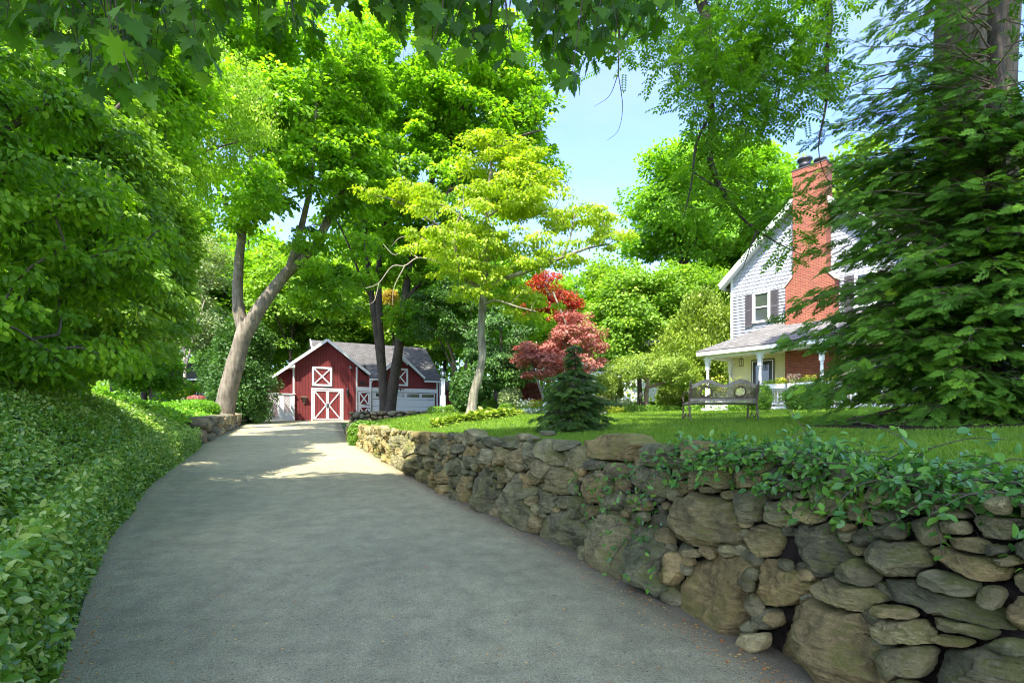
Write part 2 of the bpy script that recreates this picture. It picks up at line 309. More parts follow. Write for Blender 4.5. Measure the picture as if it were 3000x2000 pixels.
class MB:
    """collects boxes, prisms, tubes; build() links them as one mesh object with metre UVs"""
    def __init__(s): s.v = []; s.f = []; s.sm = []
    def poly(s, pts, smooth=False):
        i = len(s.v); s.v += [tuple(map(float, p)) for p in pts]; s.f.append(tuple(range(i, i+len(pts)))); s.sm.append(smooth)
    def box(s, x0, x1, y0, y1, z0, z1):
        if x0 > x1: x0, x1 = x1, x0
        if y0 > y1: y0, y1 = y1, y0
        if z0 > z1: z0, z1 = z1, z0
        i = len(s.v)
        s.v += [(x0, y0, z0), (x1, y0, z0), (x1, y1, z0), (x0, y1, z0), (x0, y0, z1), (x1, y0, z1), (x1, y1, z1), (x0, y1, z1)]
        for q in ((0, 3, 2, 1), (4, 5, 6, 7), (0, 1, 5, 4), (1, 2, 6, 5), (2, 3, 7, 6), (3, 0, 4, 7)): s.f.append(tuple(i+k for k in q)); s.sm.append(False)
    def bar(s, p, q, wid, thk, up=(0, -1, 0)):
        """rectangular bar from p to q; wid across, thk along `up`"""
        p = np.array(p, float); q = np.array(q, float); d = q-p; d /= np.linalg.norm(d); u = np.array(up, float); u -= d*u.dot(d); u /= np.linalg.norm(u)
        c = np.cross(d, u); i = len(s.v)
        for e in (p, q):
            for a, b in ((-1, -1), (1, -1), (1, 1), (-1, 1)): s.v.append(tuple(e+c*a*wid/2+u*b*thk/2))
        for f in ((3, 2, 1, 0), (4, 5, 6, 7), (0, 1, 5, 4), (1, 2, 6, 5), (2, 3, 7, 6), (3, 0, 4, 7)): s.f.append(tuple(i+k for k in f)); s.sm.append(False)
    def prism(s, outline, vec, smooth=False):
        """closed planar outline (list of 3d points) pushed along vec"""
        o = [np.array(p, float) for p in outline]; v = np.array(vec, float); n = len(o); i = len(s.v)
        s.v += [tuple(p) for p in o]+[tuple(p+v) for p in o]
        nrm = sum((np.cross(o[k], o[(k+1) % n]) for k in range(n)), np.zeros(3)); flip = nrm.dot(v) > 0
        a = tuple(i+k for k in range(n)); b = tuple(i+n+k for k in range(n))
        s.f += [a[::-1] if flip else a, b if flip else b[::-1]]; s.sm += [False, False]
        for k in range(n):
            k2 = (k+1) % n; q = (i+k, i+k2, i+n+k2, i+n+k); s.f.append(q if flip else q[::-1]); s.sm.append(smooth)
    def tube(s, pts, rads, sides=10, cap=True):
        V_, Q_ = tube_np([np.array(p, float) for p in pts], rads, sides); i = len(s.v); s.v += [tuple(p) for p in V_]
        for q in Q_: s.f.append(tuple(int(i+k) for k in q)); s.sm.append(True)
        if cap:
            s.f.append(tuple(i+k for k in range(sides))[::-1]); s.f.append(tuple(i+len(V_)-sides+k for k in range(sides))); s.sm += [False, False]
    def lathe(s, x, y, prof, sides=16):
        """prof: list of (radius, z)"""
        i = len(s.v)
        for r_, z in prof:
            for k in range(sides): a = 2*math.pi*k/sides; s.v.append((x+r_*math.cos(a), y+r_*math.sin(a), z))
        for j in range(len(prof)-1):
            for k in range(sides):
                k2 = (k+1) % sides; s.f.append((i+j*sides+k, i+j*sides+k2, i+(j+1)*sides+k2, i+(j+1)*sides+k)); s.sm.append(True)
        s.f.append(tuple(i+k for k in range(sides))[::-1]); s.f.append(tuple(i+(len(prof)-1)*sides+k for k in range(sides))); s.sm += [False, False]
    def build(s, name, mat, parent=None, loc=None, bevel=0):
        me = bpy.data.meshes.new(name); me.from_pydata(s.v, [], s.f); me.update()
        me.polygons.foreach_set('use_smooth', s.sm)
        uvl = me.uv_layers.new(name='UVMap'); co = s.v; data = uvl.data
        for p in me.polygons:
            nx, ny, nz_ = abs(p.normal.x), abs(p.normal.y), abs(p.normal.z)
            for li in p.loop_indices:
                x, y, z = co[me.loops[li].vertex_index]
                if nz_ > .985: u = (x, y)
                elif nz_ > .25: u = (x, z/math.sqrt(1-nz_*nz_)) if ny > nx else (y, z/math.sqrt(1-nz_*nz_))
                elif ny >= nx: u = (x, z)
                else: u = (y, z)
                data[li].uv = u
        me.materials.append(mat)
        o = bpy.data.objects.new(name, me); COL.objects.link(o)
        if parent is not None: o.parent = parent
        if loc is not None: o.location = tuple(float(v) for v in loc)
        if bevel:
            b = o.modifiers.new('edge', 'BEVEL'); b.width = bevel; b.segments = 2; b.limit_method = 'ANGLE'
        return o
def tube_np(pts, rads, sides=7):
    pts = np.array(pts, float); n = len(pts); d = np.gradient(pts, axis=0); d /= np.linalg.norm(d, axis=1)[:, None]+1e-9
    ref = np.array((0, 0, 1.)) if abs(d[0][2]) < .9 else np.array((1., 0, 0))
    V_ = np.zeros((n, sides, 3)); a = np.arange(sides)*2*math.pi/sides
    u = ref-d[0]*ref.dot(d[0]); u /= np.linalg.norm(u)
    for i in range(n):
        u = u-d[i]*u.dot(d[i]); u /= np.linalg.norm(u)+1e-9; v = np.cross(d[i], u)
        V_[i] = pts[i]+rads[i]*(np.cos(a)[:, None]*u+np.sin(a)[:, None]*v)
    k = np.arange(sides); k2 = (k+1) % sides; base = (np.arange(n-1)*sides)[:, None]
    Q_ = np.stack([base+k, base+k2, base+sides+k2, base+sides+k], axis=-1).reshape(-1, 4)
    return V_.reshape(-1, 3), Q_
class TB:
    """many tubes into one numpy mesh"""
    def __init__(s): s.V = []; s.Q = []; s.n = 0
    def add(s, pts, rads, sides=6):
        v, q = tube_np(pts, rads, sides); s.V.append(v); s.Q.append(q+s.n); s.n += len(v)
    def build(s, name, mat, parent, origin):
        return mesh_np(name, np.concatenate(s.V), [np.concatenate(s.Q)], mat, parent, origin, smooth=True)
def spline(pts, n):
    """Catmull-Rom through pts (rows), n samples"""
    P_ = np.array(pts, float); P_ = np.vstack([2*P_[0]-P_[1], P_, 2*P_[-1]-P_[-2]]); m = len(P_)-3
    out = []
    for t in np.linspace(0, m-1e-6, n):
        i = int(t); f = t-i; a, b, c, d = P_[i:i+4]
        out.append(.5*((2*b)+(c-a)*f+(2*a-5*b+4*c-d)*f*f+(-a+3*b-3*c+d)*f**3))
    return np.array(out)
def vnoise(p, seed=0):
    p = np.asarray(p, float); i = np.floor(p).astype(np.int64); f = p-i; f = f*f*(3-2*f)
    def h(x, y, z):
        n = (x*374761393+y*668265263+z*2147483647+seed*1274126177) & 0xffffffff
        n = ((n ^ (n >> 13))*1274126177) & 0xffffffff; n = (n ^ (n >> 16)) & 0xffff
        return n/65535.0
    x, y, z = i[..., 0], i[..., 1], i[..., 2]; fx, fy, fz = f[..., 0], f[..., 1], f[..., 2]
    def lx(yy, zz): return h(x, yy, zz)*(1-fx)+h(x+1, yy, zz)*fx
    a = lx(y, z)*(1-fy)+lx(y+1, z)*fy; b = lx(y, z+1)*(1-fy)+lx(y+1, z+1)*fy
    return a*(1-fz)+b*fz
def fbm(p, seed=0, oct=3):
    p = np.asarray(p, float); r = 0; a = .5; s = 0
    for k in range(oct): r = r+a*vnoise(p*(2**k)+k*17.3, seed+k); s += a; a *= .5
    return r/s

# ------------------------------------------------------------------ leaves
KITE = (np.array([(0, 0, 0), (.42, .34, .06), (1, 0, -.04), (.42, -.34, .06)]), [(0, 3, 2, 1)])
_oo = [(0, 0), (.12, .13), (.32, .25), (.58, .27), (.82, .16), (1, 0), (.82, -.16), (.58, -.27), (.32, -.25), (.12, -.13)]
OVAL = (np.array([(x, y, .32*abs(y)-.16*x*x) for x, y in _oo]+[(.3, 0, .0), (.65, 0, -.07)]),
        [(0, 10, 2, 1), (10, 11, 3, 2), (11, 5, 4, 3), (0, 9, 8, 10), (10, 8, 7, 11), (11, 7, 6, 5)])
_mp = [(0, .0), (-.12, .14), (.05, .20), (-.10, .40), (.14, .33), (.20, .46), (.26, .64), (.36, .46), (.50, .56), (.44, .24), (.58, .30), (.70, .24), (.74, .12), (.86, .11), (1, 0)]
_mo = _mp+[(x, -y) for x, y in _mp[1:-1]][::-1]
MAPLE = (np.array([(x, y, .10*abs(y)-.10*x*x) for x, y in _mo]+[(.28, 0, -.01)]),
         [(k, (k+1) % len(_mo), len(_mo)) for k in range(len(_mo))])
def _pinnate(pairs=7, ll=.17, wl=.055):
    V_ = []; Fq = []
    def leaf(p, d, L_, W_):
        d = np.array(d)/np.linalg.norm(d); c = np.array((-d[1], d[0], 0)); i = len(V_); p = np.array(p)
        V_.extend([p, p+d*L_*.45+c*W_+(0, 0, .01), p+d*L_-(0, 0, .03), p+d*L_*.45-c*W_+(0, 0, .01)]); Fq.append((i, i+3, i+2, i+1))
    for k in range(pairs):
        t = .16+.74*k/(pairs-1); dz = -.25*t*t; L_ = ll*(1-.35*abs(t-.5))
        leaf((t, .01, dz), (.45, 1, -.25), L_, wl); leaf((t+.02, -.01, dz), (.45, -1, -.25), L_, wl)
    leaf((.92, 0, -.22), (1, 0, -.4), ll, wl)
    i = len(V_); V_.extend([np.array((0, .006, 0)), np.array((.5, .005, -.05)), np.array((.95, 0, -.23)), np.array((.5, -.005, -.05))]); Fq.append((i, i+1, i+2, i+3))
    return np.array(V_), Fq
PINN = _pinnate()
def _spray():
    V_ = []; Fq = []
    def leaf(p, d, L_, W_):
        d = np.array(d, float)/np.linalg.norm(d); c = np.array((-d[1], d[0], 0)); i = len(V_); p = np.array(p, float)
        V_.extend([p-c*W_*.4, p+d*L_*.5-c*W_, p+d*L_, p+d*L_*.5+c*W_]); Fq.append((i, i+1, i+2, i+3))
    for k in range(7):
        t = .05+.13*k; L_ = .50*(1-t*.70); s_ = 1 if k % 2 else -1; o = np.array((t, 0, -.16*t*t)); d = np.array((.75, s_*.80, -.16))
        leaf(o, d, L_, .050); leaf(o+d/1.1*L_*.4, (1, s_*.1, -.1), L_*.5, .040); leaf(o+d/1.1*L_*.35, (.25, s_, -.1), L_*.42, .036); leaf(o+(.05, 0, 0), (.75, -s_*.85, -.16), L_*.6, .045)
    leaf((.5, 0, -.03), (1, 0, -.25), .55, .050)
    i = len(V_); V_.extend([np.array((-.15, .008, .01)), np.array((-.15, -.008, .01)), np.array((.9, -.003, -.11)), np.array((.9, .003, -.11))]); Fq.append((i, i+1, i+2, i+3))
    return np.array(V_), Fq
SPRAY = _spray()
BLADE = (np.array([(0, .06, 0), (0, -.06, 0), (.6, .035, .0), (.6, -.035, 0), (1, 0, -.12)]), [(0, 1, 3, 2), (2, 3, 4, 4)])
def leaf_arrays(P_, D_, N_, S_, tmpl, tint, jitter=.15):
    """place template copies: P base points, D tip directions, N normals, S sizes"""
    tv, tf = tmpl; n = len(P_)
    D_ = D_/(np.linalg.norm(D_, axis=1)[:, None]+1e-9)
    N_ = N_-D_*(N_*D_).sum(1)[:, None]; N_ = N_/(np.linalg.norm(N_, axis=1)[:, None]+1e-9)
    C_ = np.cross(N_, D_)
    S_ = np.broadcast_to(np.asarray(S_, float), (n,)); asp = 1+jitter*rng.uniform(-1, 1, n)
    V_ = (P_[:, None, :]+S_[:, None, None]*(tv[None, :, 0:1]*D_[:, None, :]+tv[None, :, 1:2]*asp[:, None, None]*C_[:, None, :]+tv[None, :, 2:3]*N_[:, None, :]))
    k = len(tv); off = (np.arange(n)*k)[:, None, None]
    groups = {}
    for f in tf:
        g = list(f)
        while len(g) > 3 and g[-1] == g[-2]: g.pop()
        groups.setdefault(len(g), []).append(g)
    fg = [(np.array(v)[None]+off).reshape(-1, kk) for kk, v in groups.items()]
    return V_.reshape(-1, 3), fg, np.repeat(np.clip(tint, 0, 1), k)
def merge(parts):
    Vs = []; by = {}; T = []; o = 0
    for V_, fg, t in parts:
        for f in fg: by.setdefault(f.shape[1], []).append(f+o)
        Vs.append(V_); T.append(t); o += len(V_)
    return np.concatenate(Vs), [np.concatenate(v) for v in by.values()], np.concatenate(T)
def unit(a): return a/(np.linalg.norm(a, axis=-1, keepdims=True)+1e-9)
def rand_dirs(n): return unit(rng.normal(size=(n, 3)))
# ------------------------------------------------------------------ the land
def _sm(pts):
    p = np.array(pts, float); ys = np.arange(-14, 46, .1); x = np.interp(ys, p[:, 0], p[:, 1])
    k = np.ones(13)/13; xp = np.concatenate([np.full(6, x[0]), x, np.full(6, x[-1])])
    return ys, np.convolve(xp, k, 'valid')
_yr, _xr = _sm([(-14, 7.8), (.5, 2.45), (1.93, 1.88), (2.78, 1.55), (4, 1.07), (5.25, .50), (7.77, -.84), (11.1, -2.35), (13.4, -3.4), (19.5, -6.15), (24, -7.9), (33, -11.0), (46, -14)])
_yl, _xl = _sm([(-14, -2.5), (0, -1.1), (1.4, -1.68), (2.78, -2.53), (5, -4.05), (8.5, -6.05), (11.5, -7.5), (14.7, -8.95), (18.5, -10.9), (31, -16.0), (34, -16.9), (38, -18.2), (46, -20)])
def eR(Y): return np.interp(Y, _yr, _xr)
def eL(Y): return np.interp(Y, _yl, _xl)
def sst(a, b, x): t = np.clip((x-a)/(b-a), 0, 1); return t*t*(3-2*t)
def zdrive(Y): return np.where(Y < 38, .0486*Y, 1.85+.012*(Y-38))
def zlawn_edge(Y): return np.interp(Y, [-14, 1.5, 3, 4, 8, 13.4, 19.5, 24, 33, 40], [.9, 1.12, 1.22, 1.27, 1.27, 1.33, 1.42, 1.45, 1.62, 1.9])
def zlawn(X, Y):
    d = X-eR(Y); far = 1.19+.033*np.clip(Y, -14, 40)+.035*np.clip(X-5, 0, 14)
    z = zlawn_edge(Y)*(1-sst(.3, 6.5, d))+far*sst(.3, 6.5, d)
    return z
def zground(X, Y):
    X = np.asarray(X, float); Y = np.asarray(Y, float)
    dl = eL(Y)-X; dr = X-eR(Y); zd = zdrive(Y)
    prof = np.interp(dl, [-.1, 0, .12, .35, 1.0, 2.0, 4.0, 8, 16, 60], [0, .02, .5, .95, 1.5, 1.95, 2.5, 3.4, 4.4, 6])
    fl = np.interp(Y, [-14, 9, 15, 20, 30, 34.5, 37, 60], [1, .98, .66, .42, .40, .10, .0, .0])
    zl = zd+prof*fl
    rise = sst(.30, .52, dr)
    zr = zd+(zlawn(X, Y)-zd)*rise
    # the level apron in front of the garage
    ap = sst(33.6, 34.6, Y)*(1-sst(-5.2, -3.0, X+.0*Y))
    zr = zr*(1-ap)+zd*ap
    z = np.where(dl > 0, zl, np.where(dr > 0, zr, zd))
    far_ = sst(44, 70, Y); z = z*(1-far_)+(2.6+.02*(np.clip(Y, 0, 400)-50))*far_
    return z
def znorm(X, Y, e=.08):
    gx = (zground(X+e, Y)-zground(X-e, Y))/(2*e); gy = (zground(X, Y+e)-zground(X, Y-e))/(2*e)
    return unit(np.stack([-gx, -gy, np.ones_like(gx)], -1))
def grid_sheet(name, ys, cols, mat, dz=0, label=None, kind='structure', tintf=None, rough=0):
    """cols(Y) -> array of X for one row"""
    rows = np.array([cols(y) for y in ys]); Yg = np.repeat(np.array(ys)[:, None], rows.shape[1], 1)
    Z = zground(rows, Yg)+dz
    if rough: Z = Z+rough*(fbm(np.stack([rows*1.5, Yg*1.5, Z*0], -1), 3)-.5)
    V_ = np.stack([rows, Yg, Z], -1).reshape(-1, 3); m, n = rows.shape
    i = (np.arange(m-1)[:, None]*n+np.arange(n-1)[None]).reshape(-1); Q_ = np.stack([i, i+1, i+n+1, i+n], -1)
    t = tintf(rows, Yg).reshape(-1) if tintf else None
    o = mesh_np(name, V_, [Q_], mat, tint=t, smooth=True); tag(o, label, None, None, kind); return o
ysA = np.concatenate([np.arange(-14, 12, .25), np.arange(12, 46, .5), np.arange(46, 90, 3), np.geomspace(92, 600, 14)])
offL = -np.concatenate([np.geomspace(500, 18, 14), np.arange(16, 4, -.8), np.arange(4, 1, -.25), np.arange(1, -.0001, -.06)])
def gcols(y):
    a = float(eL(y)); b = float(eR(y))
    return np.concatenate([a+offL-.02, np.linspace(a+.15, b, 8), b+np.array([.28, .32, .36, .40, .44, .48, .54]), b+np.arange(.8, 12, .6), b+np.geomspace(13, 500, 16)])
grid_sheet('ground', list(ysA), gcols, M['earth'], 0, 'earth and woodland floor around the garden', rough=0)
def dcols(y):
    a = float(eL(y)); b = float(eR(y)); b2 = b+.26 if y < 33.8 else b+max(0, min(1, (y-33.8)/1.0))*7.5
    return np.linspace(a-.02, b2, 26)
def edge_t(X, Y):
    a = eL(Y); b = eR(Y); d = np.minimum(X-a, b-X); return np.clip(1-d/.55, 0, 1)*(Y < 34)
grid_sheet('driveway', list(np.concatenate([np.arange(-12, 14, .3), np.arange(14, 39.3, .4)])), dcols, M['asphalt'], .006, 'grey asphalt driveway climbing to the red barn', tintf=edge_t)
def lcols(y):
    b = float(eR(y)); return np.concatenate([b+np.linspace(.50, 1.5, 8), np.linspace(b+1.9, max(b+2.2, 24), 26)])
grid_sheet('lawn', list(np.concatenate([np.arange(-12, 14, .35), np.arange(14, 33.2, .5)])), lcols, M['turf'], .008, 'mown green lawn above the stone wall')

# ---- grass blades standing in the lawn (nobody could count them)
def grass(n, ylo, yhi, size, wid):
    Y = ylo*(yhi/ylo)**rng.uniform(0, 1, n); X = rng.uniform(-.05, 1, n)
    lo = eR(Y)+.48; hi = np.minimum(1.02*Y, 16); X = lo+(hi-lo)*rng.uniform(0, 1, n)
    ok = (X > eR(Y)+.47) & ((X-7.6)**2/10+(Y-7.9)**2/3.4 > 1)
    X, Y = X[ok], Y[ok]; P_ = np.stack([X, Y, zground(X, Y)+.005], -1); m = len(P_)
    patch = fbm(np.stack([X*.8, Y*.8, X*0], -1), 9)
    D_ = unit(rng.normal(size=(m, 3))*.42+(0, 0, 1.)); N_ = rand_dirs(m)*(1, 1, .1)
    S_ = size*rng.uniform(.5, 1.25, m)*(.7+.6*patch)*(1+.02*Y)
    tm = BLADE[0].copy(); tm[:, 1] *= wid
    return leaf_arrays(P_, D_, N_, S_, (tm, BLADE[1]), .5*patch+.6*rng.uniform(0, 1, m)-.05)
V_, fg, t = merge([grass(90000, 2.2, 8, .055, 1.0), grass(120000, 6, 18, .055, 1.6), grass(60000, 15, 32, .06, 3.0)])
tag(mesh_np('grass', V_, fg, M['grass'], tint=t), 'short green grass blades of the lawn', None, None, 'stuff')

# ---- fieldstone retaining wall -------------------------------------------------
sY = np.arange(.2, 20.2, .02); PW = np.stack([eR(sY), sY], -1); sS = np.concatenate([[0], np.cumsum(np.linalg.norm(np.diff(PW, axis=0), axis=1))]); ratio = PW[:, 0]/PW[:, 1]
TW = unit(np.gradient(PW, axis=0)); NW = np.stack([-TW[:, 1], TW[:, 0]], -1)      # NW points to the drive
def w_xy(s, out=0.):
    i = [np.interp(s, sS, PW[:, 0])+out*np.interp(s, sS, NW[:, 0]), np.interp(s, sS, PW[:, 1])+out*np.interp(s, sS, NW[:, 1])]
    return np.stack(i, -1)
def pix2st(x, y):
    r_ = (x-CX)/F; s = np.interp(-r_, -ratio, sS); Y = np.interp(s, sS, PW[:, 1]); return np.array((s, 1.5-(y-HZ)/F*Y-zdrive(Y)))
heroes = []
A6 = [(425,650,235,165,0),(520,1060,225,245,0),(150,920,125,235,-8),(860,1010,185,135,0),(1050,810,200,170,0),(755,755,110,95,0),(695,550,82,108,10),(870,600,125,85,12),(1000,570,165,42,38),(1140,505,125,105,0),(685,395,118,78,-15),(780,1215,72,72,0),(785,1330,72,58,0),(1150,1310,315,255,12),(1265,1080,190,92,25),(1310,945,122,88,0),(1310,590,85,72,0),(1360,740,80,65,0),(1520,860,195,122,5),(1555,700,98,60,10),(1725,695,120,85,20),(1800,1120,400,95,18),(1565,1165,155,48,3),(1850,1010,185,70,15),(1940,890,225,78,20),(1950,775,135,62,10),(1580,1285,185,88,3),(1890,1265,215,55,10),(1880,1335,120,40,8),(2120,1090,92,88,20),(2290,1010,112,92,10),(2270,1190,135,122,20),(2200,870,78,45,0),(2220,1380,135,65,10),(1610,1450,155,110,0),(2050,1500,300,120,0),(280,920,60,95,10),(390,830,52,36,0),(110,550,52,46,0),(30,540,62,50,0),(150,410,112,92,0),(470,390,122,82,0),(475,455,66,32,0),(600,490,78,36,-12),(180,270,145,70,6),(395,235,105,66,8),(850,400,82,62,0),(960,430,72,50,0),(1790,590,155,52,8),(2100,690,155,82,12),(1600,560,90,60,0),(1450,480,110,70,0),(1230,400,110,60,5)]
A5 = [(1290,840,165,245,-8),(1035,740,90,195,-6),(1620,1085,232,190,0),(1815,1225,56,82,0),(2010,1180,165,250,-10),(910,740,52,105,-5),(1160,640,97,82,0),(1270,520,80,110,5),(1375,470,66,97,5),(1180,480,80,72,20),(1050,480,62,66,0),(1380,660,66,92,0),(1470,600,92,87,0),(1600,670,122,112,0),(1520,850,77,97,10),(1640,845,72,52,0),(1420,830,46,56,0),(1740,890,62,102,-5),(1805,910,46,52,0),(1880,920,66,52,-15),(1860,730,152,112,8),(2080,845,132,62,5),(2255,870,66,52,0),(2020,590,120,66,-8),(1870,550,92,42,5),(1740,510,112,82,0),(2005,420,190,112,4),(1535,470,142,60,36),(1630,410,82,36,5),(1210,385,92,56,12),(1080,390,76,36,6),(950,450,76,46,0),(930,530,62,56,0),(850,430,52,32,0),(740,440,42,42,0),(680,390,72,42,0),(560,360,76,46,0),(390,390,82,62,0),(480,450,62,66,0),(600,430,46,42,0),(530,560,56,112,-10),(580,530,46,46,0),(655,540,42,46,0),(715,570,46,52,0),(760,640,56,66,0),(845,680,52,52,0),(820,580,66,72,0),(610,640,52,62,0),(700,710,36,36,0),(770,735,42,36,0),(860,790,36,42,0),(430,540,42,72,0),(350,450,62,62,0),(340,530,40,40,0),(1310,335,46,32,0),(1400,345,46,26,0),(1460,312,50,26,0),(1395,345,44,25,0)]
for lst, f in ((A6, lambda a, b: (1411+a*.4, 940.8+b*.4)), (A5, lambda a, b: (784+a*.3, 901.6+b*.3))):
    for (x, y, hw, hh, ang) in lst:
        ca, sa = math.cos(R(ang)), math.sin(R(ang)); c = pix2st(*f(x, y))
        a = (pix2st(*f(x+hw*ca, y+hw*sa))-pix2st(*f(x-hw*ca, y-hw*sa)))/2; b = (pix2st(*f(x+hh*sa, y-hh*ca))-pix2st(*f(x-hh*sa, y+hh*ca)))/2
        J = np.stack([a, b], 1)
        if c[0] < .3 or abs(np.linalg.det(J)) < 1e-5: continue
        heroes.append((c, J, True))
def ttop(s):
    Y = np.interp(s, sS, PW[:, 1]); return zlawn_edge(Y)-zdrive(Y)+.04
def dist_to(p, st, pw=2.6):
    """anisotropic distance of points p (n,2) to each stone -> (n, m)"""
    C_ = np.array([c for c, J, h in st]); Ji = np.array([np.linalg.inv(J) for c, J, h in st])
    q = np.einsum('mij,nmj->nmi', Ji, p[:, None]-C_[None]); return (np.abs(q)**pw).sum(-1)**(1/pw)
stones = list(heroes); smax = float(sS[-1])
for a_, b_, tries, need in ((.20, .13, 1500, 2.0), (.14, .095, 3000, 1.75), (.10, .07, 5000, 1.45), (.065, .045, 7000, 1.26), (.04, .030, 7000, 1.18)):
    P_ = np.stack([rng.uniform(.25, smax, tries), rng.uniform(0, 1, tries)], -1); P_[:, 1] = P_[:, 1]*(ttop(P_[:, 0])-b_*.4)+b_*.5
    dmin = dist_to(P_, stones).min(1) if stones else np.full(tries, 9.)
    new = []
    for k in np.argsort(-dmin):
        if dmin[k] < need: break
        th = rng.normal()*.22; aa = a_*rng.uniform(.8, 1.3); bb = b_*rng.uniform(.8, 1.25)
        if new and dist_to(P_[k:k+1], new).min() < 1.85: continue
        J = np.array([[math.cos(th)*aa, -math.sin(th)*bb], [math.sin(th)*aa, math.cos(th)*bb]]); new.append((P_[k], J, False))
    stones += new
def stone_blob(st, idx, na=30, nr=12):
    c, J, hero = st[idx]; th = np.arange(na)*2*math.pi/na; rr = np.linspace(.06, 1.55, 36)
    near = [s_ for k, s_ in enumerate(st) if k != idx and np.linalg.norm(s_[0]-c) < (np.linalg.norm(J)+np.linalg.norm(s_[1]))*1.4]
    circ = np.stack([np.cos(th), np.sin(th)], -1); own_n = (np.abs(circ)**2.6).sum(-1)**(1/2.6)
    pts = c+np.einsum('ij,ar,aj->ari', J, rr[None]*np.ones((na, 1)), circ/own_n[:, None]); flat = pts.reshape(-1, 2)
    own = np.repeat(rr[None], na, 0)
    oth = dist_to(flat, near).min(1).reshape(na, -1) if near else np.full((na, 36), 9.)
    bad = (oth < own) | (pts[..., 1] < -.04) | ((pts[..., 1] > ttop(pts[..., 0])+.05) & (own > .98))
    first = np.where(bad.any(1), bad.argmax(1), 35); r_ = rr[np.maximum(first-1, 0)]
    for _ in range(2): r_ = (np.roll(r_, 1)+2*r_+np.roll(r_, -1))/4
    rim = c+np.einsum('ij,a,aj->ai', J, r_, circ/own_n[:, None]); ctr = rim.mean(0); L_ = np.linalg.norm(rim-ctr, axis=1)
    rim = ctr+(rim-ctr)*np.maximum(.5, 1-.009/np.maximum(L_, .02))[:, None]; size = float(np.sqrt(abs(np.linalg.det(J))))
    RIMS.append((ctr, rim))
    dep = np.clip(size*.95, .05, .30)*rng.uniform(.85, 1.15)
    ph = np.linspace(0, math.pi, nr); rho = np.sin(ph)**.52; yy = np.sign(np.cos(ph))*np.abs(np.cos(ph))**.75
    P2 = ctr[None, None]+(rim-ctr)[None]*rho[:, None, None]                           # (nr, na, 2)
    out = np.repeat((yy*dep)[:, None], na, 1)
    # local frame for facets and noise
    s_, t_ = P2[..., 0], P2[..., 1]; L3 = np.stack([s_-ctr[0], out, t_-ctr[1]], -1)
    for q in range(rng.integers(7, 12)):
        d = unit(np.array((rng.normal()*.62, abs(rng.normal())*.9+.45, rng.normal()*.62))); ext = (L3@d).max(); k = ext*rng.uniform(.66, .90)
        over = np.maximum(L3@d-k, 0); L3 = L3-over[..., None]*d*1.0
    nzv = fbm(L3*(1.6/size)+idx*7.7, 5, 3)-.5; nz2 = fbm(L3*(6.5/size)+idx*3.1, 8, 3)-.5
    dirn = unit(L3+1e-6); rid = np.abs(fbm(L3*(2.6/size)*np.array((1., 1., 2.2))+idx*9.1, 15, 3)-.5)
    L3 = L3+dirn*(nzv*.34+nz2*.14-rid*.42+.07)[..., None]*size*.75
    push = -dep*.62+rng.uniform(-.05, .05)
    s_ = L3[..., 0]+ctr[0]; t_ = L3[..., 2]+ctr[1]; out = L3[..., 1]+push; lean = -.07*t_
    xy = w_xy(s_, 0)+(out+lean)[..., None]*np.stack([np.interp(s_, sS, NW[:, 0]), np.interp(s_, sS, NW[:, 1])], -1)
    zz = t_+zdrive(np.interp(s_, sS, PW[:, 1])); V_ = np.concatenate([xy, zz[..., None]], -1).reshape(-1, 3)
    k = np.arange(na); k2 = (k+1) % na; b = (np.arange(nr-1)*na)[:, None]
    Q_ = np.stack([b+k, b+k2, b+na+k2, b+na+k], -1).reshape(-1, 4)
    return V_, Q_, size
RIMS = []
def near_px(V_):
    c = V_.mean(0); return np.ptp(V_[:, 2])/max(.5, c[1])*np.hypot(np.ptp(V_[:, 0]), np.ptp(V_[:, 1]))/max(.5, c[1])
wall = empty('stone_wall', (*w_xy(6.0), .3), 'long mossy dry fieldstone retaining wall curving along the right edge of the driveway', 'stone wall')
wpos = np.array((*w_xy(6.0), .3))
blobs = []
for k in range(len(stones)):
    big = np.linalg.norm(stones[k][1]) > .16
    V_, Q_, sz = stone_blob(stones, k, 96 if big else 44, 44 if big else 20); blobs.append((near_px(V_), V_, Q_, rng.uniform(0, 1)))
# chinking stones wherever the packing leaves a hole
cand = np.stack([rng.uniform(.3, smax, 26000), rng.uniform(.02, 1.15, 26000)], -1); cand = cand[cand[:, 1] < ttop(cand[:, 0])-.02]; free = np.full(len(cand), 9.)
for (c0, rim) in RIMS:
    dv = cand-c0; dist = np.linalg.norm(dv, axis=1); rr_ = np.linalg.norm(rim-c0, axis=1); an = np.arctan2(rim[:, 1]-c0[1], rim[:, 0]-c0[0]); o_ = np.argsort(an)
    rad = np.interp(np.arctan2(dv[:, 1], dv[:, 0]), an[o_], rr_[o_], period=2*math.pi); free = np.minimum(free, dist-rad*.93)
taken = []
for k in np.argsort(-free):
    if free[k] < .020 or len(taken) > 420: break
    if any(np.linalg.norm(cand[k]-q_) < .85*(free[k]+r_) for q_, r_ in taken): continue
    taken.append((cand[k], free[k])); r0 = min(.13, free[k]*1.25); th = rng.normal()*.4; J = np.array([[math.cos(th)*r0*1.3, -math.sin(th)*r0], [math.sin(th)*r0*1.3, math.cos(th)*r0]])
    V_, Q_, sz = stone_blob([(cand[k], J, False)], 0, 30, 14); nn_ = w_xy(cand[k][0], -.045)-w_xy(cand[k][0], 0); V_ = V_+np.array((nn_[0], nn_[1], 0)); blobs.append((near_px(V_)*.8, V_, Q_, rng.uniform(0, 1)))
blobs.sort(key=lambda b: -b[0])
